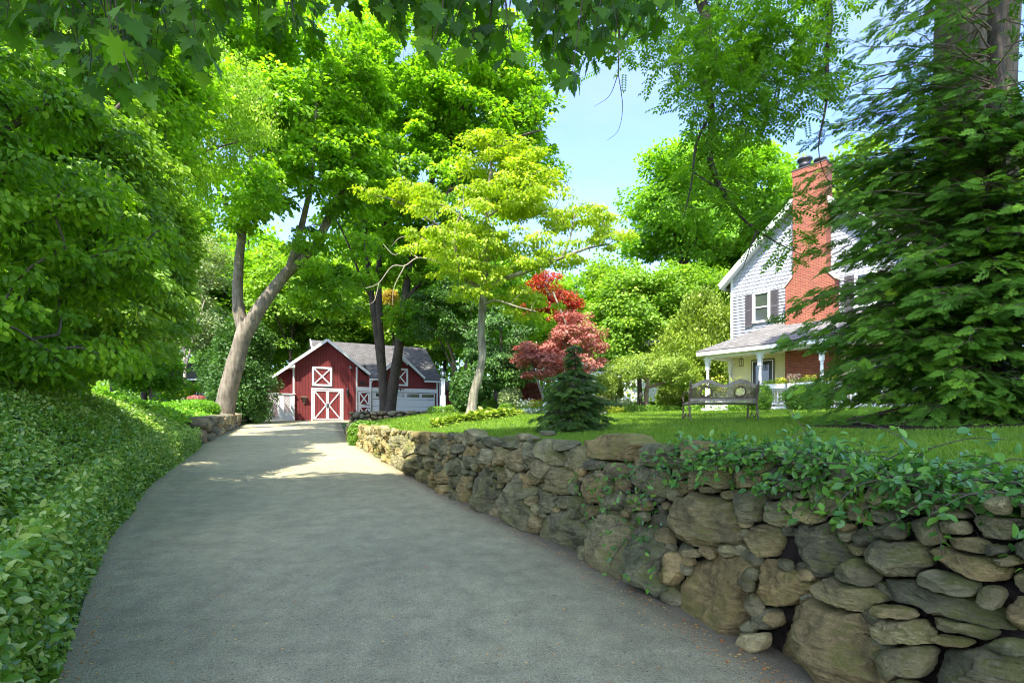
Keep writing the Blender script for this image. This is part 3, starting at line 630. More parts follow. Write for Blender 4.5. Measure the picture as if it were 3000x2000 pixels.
for i, (a_, V_, Q_, t_) in enumerate(blobs[:99]):
    o = mesh_np('stone', V_, [Q_], M['stone'], None, V_.mean(0), np.full(len(V_), t_), smooth=True)
    o.parent = wall; o.location = tuple(V_.mean(0)-wpos)
rest = merge([(V_, [Q_], np.full(len(V_), t_)) for (a_, V_, Q_, t_) in blobs[99:]])
o = mesh_np('small_stones', rest[0], rest[1], M['stone'], None, wpos, rest[2], smooth=True); o.parent = wall; o.location = (0, 0, 0); o['kind'] = 'stuff'
# packed earth behind the stones
ss = np.linspace(.1, smax, 160); a = w_xy(ss, -.17); b = w_xy(ss, -.62); zb = zdrive(np.interp(ss, sS, PW[:, 1]))-.1; zt = zb+ttop(ss)+.02
V_ = np.concatenate([np.c_[a, zb], np.c_[a, zt-.06], np.c_[b, zt-.02], np.c_[b, zb]]); n = len(ss); i = np.arange(n-1)
Q_ = np.concatenate([np.stack([i+j*n, i+1+j*n, i+1+(j+1)*n, i+(j+1)*n], -1) for j in range(3)])
o = mesh_np('earth_core', V_, [Q_], M['soil'], None, wpos, smooth=False); o.parent = wall; o.location = (0, 0, 0)

def rock_row(name, label, pA, pB, z0A, z0B, hA, hB, thick, n_s, mat, cat='stone wall', curve=0):
    """a free-standing dry stone wall between two ground points, its stones packed the same way"""
    pA = np.array(pA, float); pB = np.array(pB, float); L_ = np.linalg.norm(pB-pA); T_ = (pB-pA)/L_; Nn = np.array((T_[1], -T_[0]))
    if Nn[1] > 0: Nn = -Nn
    st = []
    for a_, b_, tries, sep in ((.30, .17, 500, 1.8), (.17, .10, 1500, 1.7), (.10, .06, 2500, 1.5)):
        for _ in range(tries):
            s_ = rng.uniform(.05, L_-.05); H = hA+(hB-hA)*s_/L_; p = np.array((s_, rng.uniform(.04, H-.04)))
            if st and dist_to(p[None], st).min() < sep: continue
            th = rng.normal()*.15; aa = a_*rng.uniform(.7, 1.3)*n_s; bb = b_*rng.uniform(.75, 1.2)*n_s
            st.append((p, np.array([[math.cos(th)*aa, -math.sin(th)*bb], [math.sin(th)*aa, math.cos(th)*bb]]), False))
    org = np.array((*((pA+pB)/2), (z0A+z0B)/2)); root = empty(name, org, label, cat)
    parts = []
    for idx, (c, J, h_) in enumerate(st):
        na, nr = 16, 8; th = np.arange(na)*2*math.pi/na; rr = np.linspace(.1, 1.5, 16); circ = np.stack([np.cos(th), np.sin(th)], -1)
        near = [s_ for k, s_ in enumerate(st) if k != idx and np.linalg.norm(s_[0]-c) < 1.2]
        pts = c+np.einsum('ij,ar,aj->ari', J, rr[None]*np.ones((na, 1)), circ)
        oth = dist_to(pts.reshape(-1, 2), near).min(1).reshape(na, -1) if near else np.full((na, 16), 9.)
        H = hA+(hB-hA)*pts[..., 0]/L_
        bad = (oth < rr[None]) | (pts[..., 1] < -.03) | (pts[..., 1] > H+.03) | (pts[..., 0] < -.05) | (pts[..., 0] > L_+.05)
        r_ = rr[np.maximum(np.where(bad.any(1), bad.argmax(1), 15)-1, 0)]; r_ = (np.roll(r_, 1)+2*r_+np.roll(r_, -1))/4*.95
        rim = c+np.einsum('ij,a,aj->ai', J, r_, circ); ctr = rim.mean(0); ph = np.linspace(0, math.pi, nr); rho = np.sin(ph)**.45; yy = np.cos(ph)
        P2 = ctr+(rim-ctr)[None]*rho[:, None, None]; L3 = np.stack([P2[..., 0], np.repeat((yy*thick*.5)[:, None], na, 1), P2[..., 1]], -1)
        sz = np.sqrt(abs(np.linalg.det(J))); nn = fbm(L3*(1.8/sz)+idx*5, 4, 2)-.5; L3 = L3+unit(L3-np.array((ctr[0], 0, ctr[1]))+1e-5)*nn[..., None]*sz*.4
        off = rng.uniform(-.03, .03); z0 = z0A+(z0B-z0A)*L3[..., 0]/L_
        bow = curve*np.sin(np.pi*np.clip(L3[..., 0]/L_, 0, 1))
        xy = pA+L3[..., 0:1]*T_+(L3[..., 1:2]+off+bow[..., None])*Nn
        V_ = np.concatenate([xy, (L3[..., 2]+z0)[..., None]], -1).reshape(-1, 3); k = np.arange(na); k2 = (k+1) % na; b = (np.arange(nr-1)*na)[:, None]
        Q_ = np.stack([b+k, b+k2, b+na+k2, b+na+k], -1).reshape(-1, 4); parts.append((V_, [Q_], np.full(len(V_), rng.uniform(0, 1))))
    area = [np.ptp(p[0][:, 2])*np.hypot(np.ptp(p[0][:, 0]), np.ptp(p[0][:, 1])) for p in parts]; order = np.argsort(area)[::-1]
    for k in order[:60]:
        c = parts[k][0].mean(0); o = mesh_np('stone', parts[k][0], parts[k][1], mat, None, c, parts[k][2], smooth=True); o.parent = root; o.location = tuple(c-org)
    if len(order) > 60:
        r2 = merge([parts[k] for k in order[60:]]); o = mesh_np('small_stones', r2[0], r2[1], mat, None, org, r2[2], smooth=True); o.parent = root; o.location = (0, 0, 0); o['kind'] = 'stuff'
    mb = MB(); zz = min(z0A, z0B)-.1; hm = min(hA, hB)
    q = [(pA+T_*.1), (pB-T_*.1)]
    mb.prism([(*(q[0]+Nn*thick*.2), z0A), (*(q[1]+Nn*thick*.2), z0B), (*(q[1]+Nn*thick*.2), z0B+hB-.08), (*(q[0]+Nn*thick*.2), z0A+hA-.08)], (*(-Nn*thick*.4), 0))
    o = mb.build('earth_core', M['soil'], root); o.location = tuple(-org)
    return root
# wall of the raised bed in front of the garage, and the low wall below the leaning maple
pa = at(806, 965, 33.2); pb = at(984, 965, 32.6)
rock_row('stone_wall', 'low dry stone wall of the raised bed in front of the white garage door', pa[:2], pb[:2], 1.60, 1.66, .76, .72, .55, .85, M['stone_pale'])
rock_row('stone_wall', 'low grey stone wall below the leaning two trunked maple left of the driveway', (eL(17.5)-.12, 17.5), (eL(31.5)-.35, 31.5), zdrive(17.5)-.05, zdrive(31.5)-.05, .95, .72, .6, 1.15, M['stone_pale'])
rb = MB()
# soil of the raised bed
N_ = 14; ptsA = [tuple(pa[:2]+(pb[:2]-pa[:2])*k/(N_-1)) for k in range(N_)]
top = [(x, y+.25, 2.26) for x, y in ptsA]+[(x, y+3.6, 2.05) for x, y in ptsA[::-1]]
rb.prism(top, (0, 0, -.7)); o = rb.build('raised_bed', M['mulch']); tag(o, 'mulched soil of the raised bed behind the low stone wall', None, None, 'structure')
# mulch under the hemlock
th = np.arange(48)*2*math.pi/48; ring = [(7.6+3.3*math.cos(a)*(1+.08*math.sin(3*a)), 8.0+1.9*math.sin(a)*(1+.1*math.sin(2*a+1))) for a in th]
V_ = []; 
for k in range(7):
    f = k/6
    for (x, y) in ring: xx, yy = 7.6+(x-7.6)*f, 8.0+(y-8.0)*f; V_.append((xx, yy, float(zground(xx, yy))+.012+.05*(1-f)*vnoise(np.array([[xx*3, yy*3, 0]]))[0]))
k = np.arange(48); k2 = (k+1) % 48; b = (np.arange(6)*48)[:, None]
o = mesh_np('mulch_bed', V_, [np.stack([b+k, b+k2, b+48+k2, b+48+k], -1).reshape(-1, 4)], M['mulch'], smooth=True); tag(o, 'dark mulch bed under the tall hemlock', None, None, 'structure')

# ---- leaf carpets ------------------------------------------------------------------
def carpet(X, Y, size, tmpl, nrm_mix=.55, lift=.07, z=None, out=0.):
    N_ = znorm(X, Y); n = len(X); Z = zground(X, Y) if z is None else z
    P_ = np.stack([X, Y, Z], -1)+N_*(lift*rng.uniform(0, 1, n)[:, None])
    cl = fbm(P_*2.2, 21); P_ = P_+N_*(.16*(cl-.45))[:, None]
    nn = unit(N_*nrm_mix+rand_dirs(n)*.55+np.array((0, -.18, .30))); down = np.stack([N_[:, 0], N_[:, 1], -np.ones(n)*.25], -1)
    D_ = unit(down*.5+rand_dirs(n)); t = .35*fbm(P_*.9, 31)+.12*cl+.75*rng.uniform(0, 1, n)**2.0-.02
    return leaf_arrays(P_, D_, nn, size*rng.uniform(.65, 1.25, n), tmpl, t)
def bank_pts(n, y0, y1, d0, d1, p=1.3):
    Y = y0*(y1/y0)**rng.uniform(0, 1, n); d = d0+(d1-d0)*rng.uniform(0, 1, n)**p; return eL(Y)-d, Y
parts = []
X, Y = bank_pts(80000, 1.0, 7.5, -.10, 3.2); parts.append(carpet(X, Y, .047, OVAL))
X, Y = bank_pts(70000, 6, 16.5, -.08, 3.4); parts.append(carpet(X, Y, .058, KITE, lift=.1))
Y = 1.0*(16.5)**rng.uniform(0, 1, 26000); d = rng.uniform(-.05, .2, 26000); X = eL(Y)-d; parts.append(carpet(X, Y, .050, OVAL, lift=.12, z=zdrive(Y)+rng.uniform(.02, 1.0, 26000)*np.interp(Y, [0, 9, 16.5], [.9, .85, .6])))
V_, fg, t = merge(parts)
tag(mesh_np('ivy_bank', V_, fg, M['ivy'], tint=t), 'variegated creeping euonymus covering the left bank beside the driveway', None, None, 'stuff')
parts = []
X, Y = bank_pts(52000, 4, 30, 1.6, 8, 1.0)
parts.append(carpet(X, Y, .11, KITE, lift=.28))
X, Y = bank_pts(22000, 15, 33, .45, 6, 1.0); parts.append(carpet(X, Y, .12, KITE, lift=.35))
V_, fg, t = merge(parts)
tag(mesh_np('ground_cover', V_, fg, M['cover'], tint=t), 'bright green low ground cover on the slope behind the ivy', None, None, 'stuff')
# fallen leaves and grit on the asphalt
n = 4200; Y = 1.6*(30/1.6)**rng.uniform(0, 1, n); u = rng.uniform(0, 1, n); u = np.where(rng.uniform(0, 1, n) < .72, .5+.5*np.sign(u-.5)*(1-np.abs(u-.5)**2*.5), u)
X = eL(Y)+.05+(eR(Y)-eL(Y)-.1)*u; P_ = np.stack([X, Y, zdrive(Y)+.012], -1)
V_, fg, t = leaf_arrays(P_, unit(rand_dirs(n)*(1, 1, .05)), unit(rand_dirs(n)*.25+np.array((0, 0, 1.))), rng.uniform(.006, .028, n), KITE, rng.uniform(0, 1, n))
tag(mesh_np('fallen_leaves', V_, fg, M['deadleaf'], tint=t), 'small dry leaves and seeds scattered on the asphalt', None, None, 'stuff')
# ---- vine along the top of the big wall (near end) and its hanging shoots
def vine_run(name, label, path, width, n, size, mat, hang=.25, tmpl=OVAL, stems=40):
    """path: list of 3d points on the wall top; leaves in a ragged band round it"""
    path = spline(path, 60); org = path[len(path)//2]; root = empty(name, org, label, 'vine')
    tb = TB(); P_ = []; D_ = []; N_ = []; per = max(4, n//stems)
    for k in range(stems):
        i0 = rng.integers(0, 52); side = rng.uniform(-1, 1); p = path[i0]+np.array((0, 0, 0))+rng.normal(size=3)*(width*.35, width*.35, .02)
        d = unit(path[min(59, i0+6)]-path[i0])*rng.choice([-1, 1])+rand_dirs(1)[0]*.7; d[2] = d[2]*.25+rng.uniform(-.05, .16); pts = [p]
        for j in range(9):
            d = unit(d*(1, 1, 1)+rand_dirs(1)[0]*.25+np.array((-.16*hang, -.05*hang, -.20*hang*4*(j/8)-.02))); p = p+d*rng.uniform(.05, .09)*(size/.07); pts.append(p)
        pts = np.array(pts); tb.add(pts, np.linspace(.006, .002, len(pts))*(size/.07), 4)
        for q in range(per):
            u = rng.uniform(.05, 1)*8.99; i = int(u); b = pts[i]+(pts[i+1]-pts[i])*(u-i); P_.append(b+rng.normal(size=3)*.02); D_.append(unit((pts[i+1]-pts[i])/np.linalg.norm(pts[i+1]-pts[i])*.5+rand_dirs(1)[0]+(0, 0, .15))); N_.append(unit(rand_dirs(1)[0]*.7+(-.15, -.3, 1)))
    P_, D_, N_ = map(np.array, (P_, D_, N_)); m = len(P_)
    V_, fg, t = leaf_arrays(P_, D_, N_, size*rng.uniform(.55, 1.25, m), tmpl, .45*fbm(P_*3, 4)+.6*rng.uniform(0, 1, m)**1.5)
    o = mesh_np('foliage', V_, fg, mat, None, org, t); o.parent = root; o.location = (0, 0, 0)
    o = tb.build('stem', M['twig'], None, org); o.parent = root; o.location = (0, 0, 0)
def wp(s_, t_, out=.0): xy = w_xy(s_, out); return np.array((*xy, zdrive(np.interp(s_, sS, PW[:, 1]))+t_))
sA = pix2st(1600, 1010)[0]; sB = .3
vine_run('creeping_vine', 'glossy creeping vine spilling over the near top of the stone wall', [wp(s_, float(ttop(s_))+.02, -.22) for s_ in np.linspace(sA, sB, 9)],   .20, 11000, .050, M['vine'], .20, stems=430)
vine_run('creeping_vine', 'creeping vine leaves on the lawn edge behind the near stone wall', [wp(s_, float(ttop(s_))+.03, -.55) for s_ in np.linspace(sA-.4, sB, 7)], .30, 2200, .055, M['vine'], .3, stems=140)
for (x, y, lab) in ((1478, 1130, 'ivy shoot hanging on the big cracked boulder of the wall'), (1480, 1230, 'leafy shoot growing between the cracked boulder and the tall base stones'), (1410, 1100, 'small ivy sprig rooted beside the mossy wall stone'), (1535, 1080, 'thin weed shoot growing under the cap stones of the wall')):
    s_, t_ = pix2st(x, y); vine_run('wall_plant', lab, [wp(s_, t_+.10, .05), wp(s_, t_, .07), wp(s_, t_-.12, .07)], .04, 80, .045, M['vine'], .9, stems=8)
# ------------------------------------------------------------------ trees
def E(x, y, rx, ry, Y, rd):
    """crown lobe: pixel centre and radii at depth Y -> world centre, radii"""
    return (at(x, y, Y), np.array((rx/F*Y, rd, ry/F*Y)))
def W(cx, cy_, cz, rx, ry, rz): return (np.array((cx, cy_, cz), float), np.array((rx, ry, rz), float))
def sample_env(envs, n, hollow=.45, gap=0., gs=.5, seed=0):
    vol = np.array([np.prod(r) for c, r in envs])**.8; out = []
    while len(out) < n:
        k = rng.choice(len(envs), p=vol/vol.sum()); c, r = envs[k]
        d = rand_dirs(1)[0]; p = c+d*r*(rng.uniform(hollow**3, 1)**(1/3))
        if gap and vnoise((p*gs)[None], seed)[0] < gap: continue
        out.append(p)
    return np.array(out)
def crown_leaves(C_, CR, nper, size, tmpl, flat=.5, up=.7, droop=.35, center=None, tspread=.45):
    n = len(C_)*nper; ci = np.repeat(np.arange(len(C_)), nper); g = rand_dirs(n)*(rng.uniform(0, 1, n)**.45)[:, None]
    rr = np.asarray(CR)[ci][:, None] if np.ndim(CR) else CR
    off = g*rr*np.array((1, 1, flat)); off[:, 2] -= .25*(off[:, 0]**2+off[:, 1]**2)/np.maximum(rr[..., 0] if np.ndim(CR) else CR, .01)
    P_ = C_[ci]+off; horiz = unit(off*(1, 1, 0)+1e-6)
    cen = C_.mean(0) if center is None else center; outw = unit(P_-cen)
    N_ = unit(np.array((0, 0, up))+outw*.35+rand_dirs(n)*.55); D_ = unit(horiz*.6+outw*.2+rand_dirs(n)*.6+np.array((0, 0, -droop)))
    tint = .5+tspread*(rng.uniform(0, 1, len(C_))[ci]-.5)*1.2+(rng.uniform(0, 1, n)-.5)*.5
    return leaf_arrays(P_, D_, N_, size*rng.uniform(.7, 1.3, n), tmpl, tint)
def grow_branches(tb, limbs, C_, rbase=.05, sag=.1, rtip=.008, maxn=None, wig=.12):
    """limbs: list of (points, radii); every clump gets a branch from the nearest skeleton point"""
    nodes = []; rads = []
    for pts, rr in limbs:
        for k in range(len(pts)):
            if k > len(pts)*.18: nodes.append(pts[k]); rads.append(rr[k])
    nodes = np.array(nodes); rads = np.array(rads); order = np.argsort([np.linalg.norm(nodes-c, axis=1).min() for c in C_])
    for q, ci in enumerate(order):
        c = C_[ci]; d = np.linalg.norm(nodes-c, axis=1)+.9*np.maximum(0, nodes[:, 2]-c[2]+.1); k = int(d.argmin()); a = nodes[k]; L_ = np.linalg.norm(c-a)
        if L_ < .05: continue
        m = 5 if L_ < 3 else 8; t = np.linspace(0, 1, m)[:, None]; mid = a+(c-a)*t+np.array((0, 0, 1.))*(np.sin(t*np.pi)*L_*sag)+np.cumsum(rng.normal(size=(m, 3))*L_*wig/m, 0)*np.sin(t*np.pi)
        r0 = min(rads[k]*.7, rbase*(L_/2+.35)); r0 = max(r0, rtip*1.5)
        if maxn is None or q < maxn: tb.add(mid, np.linspace(r0, rtip, m), 5)
        nodes = np.vstack([nodes, mid[2:]]); rads = np.concatenate([rads, np.linspace(r0, rtip, m)[2:]])
def limb(pts, r0, r1, n=None, flare=0, knob=.0):
    P_ = spline(pts, n or max(8, 6*len(pts))); m = len(P_); rr = r0+(r1-r0)*np.linspace(0, 1, m)**.8
    if flare: rr = rr*(1+flare*np.exp(-np.linspace(0, 1, m)*len(pts)*3.5))
    if knob: rr = rr*(1+knob*(vnoise(np.c_[P_[:, 2]*1.5, P_[:, 0], P_[:, 1]], 6)-.5))
    return P_, rr
def tree(name, label, cat, base, limbs, envs, ncl, cr, nper, leaf, mat, bark, tmpl=KITE, flat=.5, up=.7, droop=.35, hollow=.4, gap=0., gs=.4, seed=0, group=None, rbase=.05, sides=12, extra_c=None, maxn=None, wig=.12, branches=True, dead=None):
    base = np.array(base, float); root = empty(name, base, label, cat, group)
    tb = TB()
    for P_, rr in limbs: tb.add(P_, rr, sides)
    C_ = sample_env(envs, ncl, hollow, gap, gs, seed)
    if extra_c is not None: C_ = np.vstack([C_, extra_c])
    if branches: grow_branches(tb, limbs, C_, rbase, maxn=maxn, wig=wig)
    o = tb.build('trunk', bark, None, base); o.parent = root; o.location = (0, 0, 0)
    CR = cr*rng.uniform(.7, 1.3, len(C_))
    V_, fg, t = crown_leaves(C_, CR, nper, leaf, tmpl, flat, up, droop)
    o = mesh_np('crown', V_, fg, mat, None, base, t); o.parent = root; o.location = (0, 0, 0)
    if dead:
        t3 = TB()
        for P_, rr in dead: t3.add(P_, rr, 5)
        o = t3.build('dead_branches', M['deadtwig'], None, base); o.parent = root; o.location = (0, 0, 0)
    return root
def copy_tree(root, loc, rz, scale, label=None, group=None):
    r = root.copy(); COL.objects.link(r); r.location = loc; r.rotation_euler = (0, 0, rz); r.scale = (scale,)*3
    if label: r['label'] = label
    if group: r['group'] = group
    for ch in list(root.children):
        c = ch.copy(); COL.objects.link(c); c.parent = r
        for g in ch.children: d = g.copy(); COL.objects.link(d); d.parent = c
    return r
def A(Y, *px): return [at(x, y, Y+(d[0] if d else 0)) for (x, y, *d) in px]

# 1. leaning two-trunked maple left of the barn
Y = 27.
la = [limb(A(Y, (508, 985), (524, 900), (545, 820), (566, 745)), .52, .38, 16, .25, .12),
      limb(A(Y, (563, 770), (547, 700), (548, 620), (556, 540), (575, 440), (580, 330), (600, 210)), .35, .08, 34, 0, .15),
      limb(A(Y, (562, 768), (598, 706), (660, 625, .3), (722, 565, .5), (760, 490, .8), (800, 400, 1), (830, 280, 1), (850, 160, 1)), .38, .08, 40, 0, .15),
      limb(A(Y, (664, 622, .3), (682, 560), (700, 490, -.3), (716, 410, -.5), (724, 300, -.8), (730, 180, -1)), .22, .05, 28),
      limb(A(Y, (576, 440), (640, 420, -1), (700, 370, -2), (755, 330, -2.5)), .18, .06, 16),
      limb(A(Y, (560, 560), (520, 470, -1), (480, 390, -2), (450, 300, -2)), .15, .05, 16)]
tree('maple_tree', 'large leaning maple with a pale forked trunk at the left edge of the driveway', 'tree', at(508, 960, Y), la,
     [E(480, 430, 95, 90, 25, 3), E(560, 420, 90, 130, 24, 3), E(600, 230, 170, 150, 27, 4.5), E(760, 160, 160, 130, 27, 4.5), E(780, 400, 120, 110, 27, 3.5), E(690, 320, 170, 110, 26, 4), E(820, 280, 110, 170, 28, 3.5), E(560, 90, 140, 90, 28, 4), E(700, 60, 170, 80, 28, 4), E(790, 590, 90, 60, 28, 3), E(735, 680, 50, 45, 29, 2), E(640, 530, 70, 50, 29, 2)],
     520, .78, 140, .235, M['maple'], M['bark_pale'], flat=.34, up=.9, gap=.42, gs=.5, hollow=.15, seed=3, rbase=.03, sides=18)
# 2. twin-stemmed tree in the raised bed
Y = 35.
lb = [limb(A(Y, (884, 962), (882, 900), (876, 850), (868, 780), (856, 700), (845, 600), (835, 500, -.5), (812, 380, -1), (790, 250, -1)), .36, .09, 44, .2, .1),
      limb(A(Y, (886, 955), (880, 880), (874, 780), (870, 690), (872, 600), (890, 470, .5), (920, 330, 1), (950, 200, 1)), .36, .09, 44, .2, .1),
      limb(A(Y, (892, 962), (902, 892), (916, 800), (926, 720), (935, 650), (950, 540), (990, 420, .5), (1040, 300, 1), (1090, 180, 1)), .42, .10, 44, .2, .1),
      limb(A(Y, (932, 690), (962, 655, -.4), (1000, 640, -.8), (1040, 610, -1), (1090, 560, -1)), .15, .05, 18),
      limb(A(Y, (856, 690), (830, 640, -.5), (800, 560, -1), (770, 500, -1)), .12, .04, 14),
      limb(A(Y, (950, 540), (1010, 470, -1), (1080, 380, -1.5), (1180, 320, -2), (1240, 300, -2)), .20, .05, 20)]
tree('maple_tree', 'very tall dark stemmed maple growing in the raised bed before the garage', 'tree', at(888, 946, Y), lb,
     [E(1000, 200, 200, 150, 36, 5), E(1120, 300, 150, 190, 36, 4.5), E(900, 330, 150, 200, 36, 5), E(1190, 190, 105, 130, 36, 4), E(1010, 430, 190, 140, 35, 4.5), E(850, 520, 110, 110, 35, 3.5), E(960, 610, 110, 60, 35, 3), E(1200, 390, 80, 90, 36, 3), E(960, 100, 210, 90, 37, 4), E(1060, 600, 110, 80, 37, 3), E(960, 720, 90, 40, 36, 2.5), E(830, 700, 60, 50, 37, 2.5), E(1010, 760, 50, 30, 36, 2)],
     640, .95, 140, .29, M['maple'], M['bark_dark'], flat=.36, up=.9, gap=.36, gs=.42, hollow=.2, seed=9, rbase=.03, sides=14)
# 3. dogwood with level yellow-green tiers
Y = 20.
ld = [limb(A(Y, (1082, 955), (1088, 905), (1098, 870), (1108, 820), (1105, 760), (1110, 690), (1113, 650)), .185, .135, 26, .35, .25),
      limb(A(Y, (1113, 660), (1116, 590), (1118, 520), (1122, 440), (1128, 380), (1122, 330)), .13, .035, 24),
      limb(A(Y, (1111, 665), (1070, 640, -.5), (1050, 590, -.9), (1046, 530, -1.1), (1066, 470, -1.3)), .10, .03, 20),
      limb(A(Y, (1112, 668), (1160, 640, -.4), (1215, 622, -.8), (1290, 592, -1.1), (1350, 570, -1.2), (1400, 560, -1.2)), .11, .03, 24),
      limb(A(Y, (1290, 592, -1.1), (1310, 545, -1.2), (1320, 490, -1.2)), .05, .02, 10),
      limb(A(Y, (1108, 640, 0), (1060, 560, .5), (980, 500, .9), (910, 462, 1.0), (860, 448, 1.)), .07, .02, 20),
      limb(A(Y, (1111, 700), (1140, 690, -.6), (1190, 705, -1), (1230, 715, -1.2)), .05, .02, 12),
      limb(A(Y, (1114, 560), (1060, 500, .8), (1010, 470, 1.2), (960, 470, 1.5)), .06, .02, 12),
      limb(A(Y, (1118, 500), (1180, 460, -.5), (1240, 450, -.8)), .05, .02, 12)]
ded = [limb(A(Y, (1035, 620, .2), (1000, 600, 0), (960, 592, 0), (930, 610), (900, 612), (870, 650), (840, 662)), .035, .012, 24), limb(A(Y, (960, 592), (930, 575), (905, 585), (880, 560)), .022, .008, 14), limb(A(Y, (930, 610), (905, 660), (902, 700)), .02, .006, 10), limb(A(Y, (870, 652), (860, 690), (842, 700)), .016, .005, 8), limb(A(Y, (995, 515, .6), (960, 540, .5), (920, 545, .4), (900, 565, .4)), .02, .006, 12)]
tree('dogwood_tree', 'dogwood with level tiers of yellow green leaves and a pale crooked trunk on the lawn', 'tree', at(1083, 938, Y), ld,
     [E(880, 436, 70, 13, 21, .8), E(960, 448, 75, 22, 21, 1.2), E(1040, 500, 110, 26, 19.2, 1.8), E(1180, 350, 70, 30, 20, 1.2), E(1130, 380, 90, 26, 20, 1.2), E(1215, 400, 75, 30, 20, 1.3), E(1160, 450, 110, 24, 19.5, 1.6), E(1240, 470, 95, 26, 19.5, 1.5), E(1000, 555, 85, 24, 19, 1.5), E(1110, 550, 120, 30, 19, 1.8), E(1335, 500, 75, 26, 19, 1.3), E(1390, 545, 55, 30, 19, 1.2), E(1290, 570, 95, 26, 19, 1.5), E(1060, 610, 90, 24, 19, 1.3), E(1190, 610, 80, 26, 19.4, 1.3), E(1120, 665, 100, 20, 19.4, 1.3), E(1210, 690, 75, 45, 20.4, 1.0), E(1110, 320, 45, 25, 20, .8)],
     330, .42, 100, .125, M['dogwood'], M['bark_grey'], flat=.26, up=1.1, droop=.75, hollow=.1, rbase=.022, sides=14, dead=ded)
# 4. red and plum Japanese maples
Y = 26.
lr = [limb(A(Y, (1312, 960), (1310, 900), (1316, 850), (1310, 780), (1290, 720), (1270, 670)), .10, .04, 20), limb(A(Y, (1314, 860), (1340, 800), (1360, 770)), .06, .02, 10), limb(A(Y, (1306, 960), (1285, 900), (1255, 850), (1235, 820)), .08, .03, 14)]
tree('red_maple_tree', 'tall bright red Japanese maple crown behind the dogwood branches', 'tree', at(1312, 948, 27.5), [limb(A(27.5, (1312, 960), (1306, 860), (1290, 760), (1262, 680), (1250, 650)), .10, .03, 20)],
     [E(1252, 650, 44, 26, 27.5, 1), E(1295, 690, 44, 26, 27.5, 1), E(1225, 700, 44, 26, 27.5, 1), E(1290, 725, 36, 20, 27.2, .8)], 80, .36, 80, .12, M['red'], M['bark_grey'], flat=.45, hollow=.1, rbase=.02)
tree('plum_maple_tree', 'plum pink Japanese maple with a rounded layered crown at the lawn edge', 'tree', at(1312, 946, Y), lr,
     [E(1312, 742, 46, 28, 26, 1.1), E(1352, 785, 44, 42, 26, 1.2), E(1292, 785, 46, 40, 26, 1.2), E(1345, 835, 40, 24, 26, 1.1), E(1290, 840, 40, 24, 26, 1.1)], 150, .34, 90, .11, M['pink'], M['bark_grey'], flat=.5, hollow=.2, rbase=.02)
tree('plum_maple_tree', 'smaller dusty pink Japanese maple left of the larger one with pale slanting stems', 'tree', at(1250, 946, 25), [limb(A(25, (1262, 955), (1240, 890), (1222, 840), (1215, 810)), .08, .03, 14), limb(A(25, (1246, 900), (1256, 850), (1250, 815)), .05, .02, 8)],
     [E(1212, 812, 40, 28, 25, 1), E(1254, 828, 36, 24, 25, .9), E(1228, 858, 34, 16, 25, .8)], 80, .32, 85, .11, M['pink'], M['bark_grey'], flat=.45, hollow=.1, rbase=.02)
# 5. big trees behind the house end
Y = 40.
lw = [limb(A(Y, (1560, 960), (1560, 800), (1565, 650), (1560, 500), (1550, 400)), .35, .10, 30), limb(A(Y, (1562, 640), (1600, 540), (1640, 440), (1670, 380)), .2, .07, 16), limb(A(Y, (1562, 560), (1520, 480), (1490, 420)), .16, .06, 12)]
tree('maple_tree', 'tall green tree rising behind the gable end of the white house', 'tree', at(1560, 945, Y), lw,
     [E(1590, 410, 115, 95, 40, 4), E(1520, 440, 100, 90, 40, 4), E(1680, 440, 110, 120, 41, 4), E(1590, 530, 150, 80, 40, 4), E(1690, 390, 80, 60, 41, 3), E(1480, 520, 70, 60, 40, 3), E(1770, 460, 50, 90, 42, 3)],
     300, 1.25, 150, .30, M['walnut'], M['bark_dark'], flat=.5, gap=.36, gs=.35, seed=5, rbase=.03)
tree('maple_tree', 'bright green round maple between the red maples and the house', 'tree', at(1470, 946, 34), [limb(A(34, (1470, 960), (1468, 860), (1460, 760), (1450, 690)), .2, .06, 20)],
     [E(1440, 690, 95, 70, 34, 3), E(1540, 680, 90, 65, 34, 3), E(1400, 770, 70, 70, 33, 2.5), E(1490, 770, 80, 80, 34, 3), E(1620, 660, 60, 50, 35, 2.5), E(1400, 620, 60, 40, 36, 2.5)], 260, .95, 150, .22, M['bright'], M['bark_dark'], flat=.45, gap=.25, gs=.5, rbase=.03)
tree('tall_cedar', 'feathery olive green evergreen beside the far corner of the white house', 'tree', at(1610, 946, 31), [limb(A(31, (1612, 960), (1615, 800), (1620, 680)), .18, .04, 16)],
     [E(1615, 730, 48, 55, 31, 1.4), E(1580, 800, 70, 60, 31, 1.8), E(1650, 770, 30, 70, 31, 1.4), E(1555, 850, 65, 50, 30.5, 1.6), E(1625, 850, 45, 60, 31, 1.6)], 230, .60, 170, .16, M['cedar'], M['bark_dark'], flat=1.3, up=.2, droop=-.9, rbase=.02)
tree('crabapple_tree', 'low spreading crabapple with an umbrella crown over the clipped hedge', 'tree', at(1485, 945, 27.5), [limb(A(27.5, (1485, 960), (1484, 905), (1486, 875), (1460, 850), (1430, 840)), .16, .05, 16, .2), limb(A(27.5, (1485, 890), (1520, 880), (1570, 870)), .09, .03, 12), limb(A(27.5, (1486, 880), (1490, 850), (1500, 830)), .08, .03, 8)],
     [E(1490, 838, 90, 26, 27.5, 2), E(1420, 862, 50, 26, 27.3, 1.6), E(1550, 862, 56, 24, 27.3, 1.6), E(1590, 888, 28, 22, 27.3, 1), E(1390, 880, 26, 22, 27.2, 1)], 150, .46, 140, .10, M['olive'], M['bark'], flat=.5, hollow=.3, rbase=.02)
